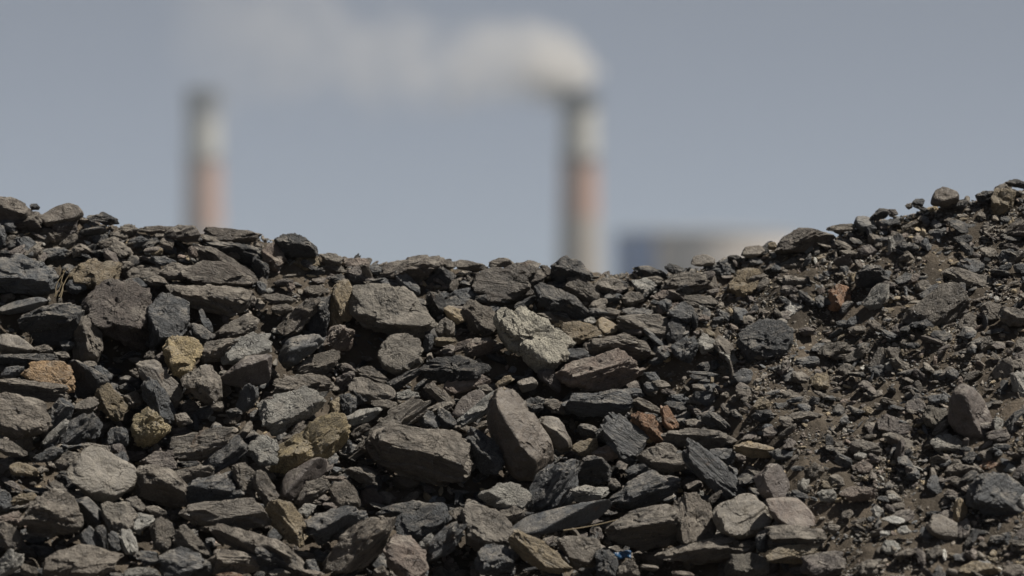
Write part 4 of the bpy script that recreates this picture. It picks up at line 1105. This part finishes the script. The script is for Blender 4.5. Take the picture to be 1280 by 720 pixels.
steel = plain('dark_steel', (.08, .08, .085), .6)
soot = plain('sooty_concrete', (.06, .06, .065), .9)
WHITE, RED, SOOT, CONC = (.60, .58, .52), (.54, .33, .24), (.25, .255, .27), (.46, .40, .33)
def chimney(px, top_py, half_px, bands, label, FAR=FAR):
    S = PXW * FAR
    far_x = lambda q: (q - 640) * S
    far_z = lambda q: CAM_Z + (360 - q) * S
    root = bpy.data.objects.new('chimney', None); col.objects.link(root)
    root.location = (far_x(px), FAR, 0)
    H = far_z(top_py); r = half_px * S
    bb = [(0, bands[0][1])] + [(far_z(py), c) for py, c in bands[1:]]
    m = banded('banded_chimney_paint', bb)
    lathe('shaft', [(r * 1.22, -.5), (r * 1.10, H * .4), (r * 1.02, H * .8), (r, H)], m, 72, root)
    lathe('rim', [(r * .82, H - 6), (r * .82, H + .6), (r * 1.07, H + .6), (r * 1.07, H - 1.2), (r * 1.0, H - 1.6)], soot, 72, root)
    for zz in (H - 5.5, far_z(199)):
        rr = r * (1.03 if zz > H * .8 else 1.08)
        lathe('gallery', [(rr, zz - .5), (rr + 1.3, zz - .3), (rr + 1.3, zz + 1.1), (rr + 1.2, zz + 1.1), (rr + 1.2, zz - .1), (rr, zz - .1)], steel, 72, root, False)
    lad = []
    bm = bmesh.new()
    for sx in (-.4, .4):
        bmesh.ops.create_cube(bm, size=1, matrix=Matrix.Translation((sx, -r * 1.2 - .35, H / 2)) @ Matrix.Diagonal((.12, .12, H - 3, 1)))
    for k in range(int(H / 2)):
        bmesh.ops.create_cube(bm, size=1, matrix=Matrix.Translation((0, -r * 1.2 - .35, 2 + k * 2)) @ Matrix.Diagonal((.8, .08, .08, 1)))
    me = bpy.data.meshes.new('ladder'); bm.to_mesh(me); bm.free(); me.materials.append(steel)
    link('ladder', me, root)
    tag(root, label, 'chimney', 'power station chimneys')
    return root

chimney(254, 113, 21.5, [(0, CONC), (286, RED), (199, WHITE), (149, SOOT)], 'tall banded chimney on the left, without smoke, blurred behind the heap', 2750.0)
chimney(724, 117, 22.5, [(0, RED), (400, CONC), (272, RED), (196, WHITE), (137, SOOT)], 'tall banded chimney right of centre with white smoke drifting from its mouth')

# the broad round tank or tower low behind the saddle of the heap
root = bpy.data.objects.new('storage_tank', None); col.objects.link(root); root.location = (far_x(888), FAR + 40, 0)
rt = 116 * S; Ht = far_z(290)
tag(root, 'broad round pale industrial tank, blurred, low behind the dip in the heap', 'tank')
pale = banded('pale_cladding', [(0, (.72, .64, .56)), (Ht - 3.5, (.42, .42, .44))])
lathe('wall', [(rt, -.5), (rt, Ht)], pale, 96, root)
lathe('roof', [(rt + .6, Ht - .6), (rt + .6, Ht + .4), (rt * .6, Ht + 1.6), (.1, Ht + 2.4)], plain('grey_roof', (.33, .33, .33), .7), 96, root)
V, F = [], []
for k in range(13):           # blue strip round the left flank
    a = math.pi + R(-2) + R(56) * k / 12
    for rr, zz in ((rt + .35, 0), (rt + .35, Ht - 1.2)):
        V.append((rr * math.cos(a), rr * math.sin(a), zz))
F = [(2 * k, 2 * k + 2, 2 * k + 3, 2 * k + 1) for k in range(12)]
me = bpy.data.meshes.new('flank_strip'); me.from_pydata(V, [], F); me.materials.append(plain('blue_flank', (.14, .29, .68), .6))
link('flank_strip', me, root)

# ------------------------------------------------------------------ smoke
def fcurve(t, v, pts):
    x = t.n('ShaderNodeFloatCurve')
    cu = x.mapping.curves[0]
    while len(cu.points) < len(pts): cu.points.new(.5, .5)
    for p, q in zip(cu.points, pts): p.location = q; p.handle_type = 'AUTO'
    x.mapping.update()
    t.l(v, x.inputs['Value']); return x.outputs[0]

PATH = [(743, 86, 12), (735, 85, 27), (722, 83, 36), (700, 82, 46), (660, 80, 54), (620, 80, 58), (560, 78, 64), (500, 76, 72), (430, 66, 86), (350, 54, 98), (260, 40, 108), (200, 32, 110)]
DENS = {743: 1., 735: 1.0, 722: 1.0, 700: .62, 660: .26, 620: .105, 560: .052, 500: .034, 430: .026, 350: .019, 260: .010, 200: 0.}
def smoke_material():
    t = NT('smoke')
    tc = t.n('ShaderNodeTexCoord'); sep = t.n('ShaderNodeSeparateXYZ'); t.l(tc.outputs['Object'], sep.inputs[0])
    X0, X1 = far_x(180), far_x(762)
    u = t.remap(sep.outputs[0], X0, X1)
    def uu(px): return (far_x(px) - X0) / (X1 - X0)
    ZM, RM = 200., 60.
    P = sorted(PATH)
    zc = fcurve(t, u, [(uu(a), far_z(b) / ZM) for a, b, c in P])
    rc = fcurve(t, u, [(uu(a), c * S / RM) for a, b, c in P])
    dc = fcurve(t, u, [(uu(a), DENS[a]) for a, b, c in P])
    zz = t.math('SUBTRACT', sep.outputs[2], t.math('MULTIPLY', zc, ZM))
    yy = t.math('SUBTRACT', sep.outputs[1], FAR)
    rad = t.math('SQRT', t.math('ADD', t.math('MULTIPLY', zz, zz), t.math('MULTIPLY', yy, yy)))
    rr = t.math('DIVIDE', rad, t.math('MULTIPLY', rc, RM))
    n = t.noise(tc.outputs['Object'], .045, 5, .6, .5)
    rr = t.math('ADD', rr, t.remap(n, .3, .7, .65, -.6))
    fall = t.remap(rr, 1.0, .3)
    d = t.math('MULTIPLY', fall, dc)
    d = t.math('MULTIPLY', d, t.remap(n, .3, .65, .5, 1.2))
    # the end just over the mouth
    v = t.n('ShaderNodeVolumePrincipled'); v.inputs['Color'].default_value = (.99, .975, .95, 1); v.inputs['Anisotropy'].default_value = .1
    t.l(t.math('MULTIPLY', d, .36), v.inputs['Density'])
    return t.out(vol=v.outputs[0])
V, F = [], []
seg = 20
ring = [(754, 92, 3)] + PATH + [(185, 10, 60)]
for (px, py, r) in ring:
    for k in range(seg):
        a = 2 * math.pi * k / seg
        V.append((far_x(px), FAR + r * 1.15 * S * math.cos(a), far_z(py) + r * 1.15 * S * math.sin(a)))
for i in range(len(ring) - 1):
    for k in range(seg): F.append((i * seg + k, i * seg + (k + 1) % seg, (i + 1) * seg + (k + 1) % seg, (i + 1) * seg + k))
F.append(tuple(range(seg))[::-1]); F.append(tuple((len(ring) - 1) * seg + k for k in range(seg)))
me = bpy.data.meshes.new('smoke'); me.from_pydata(V, [], F); me.materials.append(smoke_material())
bm = bmesh.new(); bm.from_mesh(me); bmesh.ops.recalc_face_normals(bm, faces=bm.faces); bm.to_mesh(me); bm.free()
tag(link('smoke', me), 'white smoke drifting left from the right-hand chimney', 'smoke', kind='stuff')

# ------------------------------------------------------------------ haze
t = NT('haze')
v = t.n('ShaderNodeVolumePrincipled'); v.inputs['Color'].default_value = (.82, .91, .97, 1); v.inputs['Density'].default_value = .00012
t.out(vol=v.outputs[0])
bm = bmesh.new()
bmesh.ops.create_cube(bm, size=1, matrix=Matrix.Translation((0, 1420, 134)) @ Matrix.Diagonal((2700, 3040, 270, 1)))
me = bpy.data.meshes.new('haze'); bm.to_mesh(me); bm.free(); me.materials.append(t.m)
tag(link('haze', me), kind='stuff')

# ------------------------------------------------------------------ light, sky, camera
SUN = Vector((.56, -.13, 1.0)); SUN.normalize()      # direction towards the sun
sun = bpy.data.lights.new('sun', 'SUN'); sun.energy = 5.0; sun.angle = R(.5); sun.color = (1, .94, .86)
so = bpy.data.objects.new('sun', sun); col.objects.link(so)
so.rotation_euler = SUN.to_track_quat('Z', 'Y').to_euler()
so.location = (5, 5, 20)

w = bpy.data.worlds.new('World'); scene.world = w; w.use_nodes = True
nt = w.node_tree; nt.nodes.clear()
sky = nt.nodes.new('ShaderNodeTexSky'); sky.sky_type = 'NISHITA'; sky.sun_disc = False
sky.sun_elevation = math.asin(SUN.z); sky.sun_rotation = math.atan2(SUN.x, SUN.y)
sky.dust_density = 0.02; sky.air_density = 0.30; sky.ozone_density = 9.0
hs = nt.nodes.new('ShaderNodeHueSaturation'); hs.inputs['Saturation'].default_value = .42
bg = nt.nodes.new('ShaderNodeBackground'); bg.inputs['Strength'].default_value = .05
wo = nt.nodes.new('ShaderNodeOutputWorld')
nt.links.new(sky.outputs[0], hs.inputs['Color']); nt.links.new(hs.outputs[0], bg.inputs[0]); nt.links.new(bg.outputs[0], wo.inputs[0])

cam = bpy.data.cameras.new('camera'); cam.lens = LENS; cam.sensor_width = SENSOR; cam.clip_end = 20000; cam.clip_start = .1
cam.dof.use_dof = True; cam.dof.focus_distance = 12.82; cam.dof.aperture_fstop = 1.35
co = bpy.data.objects.new('camera', cam); col.objects.link(co); co.location = (0, 0, CAM_Z); co.rotation_euler = (R(90), 0, 0)
scene.camera = co
scene.view_settings.view_transform = 'Standard'; scene.view_settings.look = 'None'
scene.view_settings.exposure = .17; scene.view_settings.gamma = 1
scene.render.filter_size = 1.05
scene.cycles.use_denoising = True
scene.cycles.max_bounces = 6; scene.cycles.volume_bounces = 2; scene.cycles.diffuse_bounces = 2
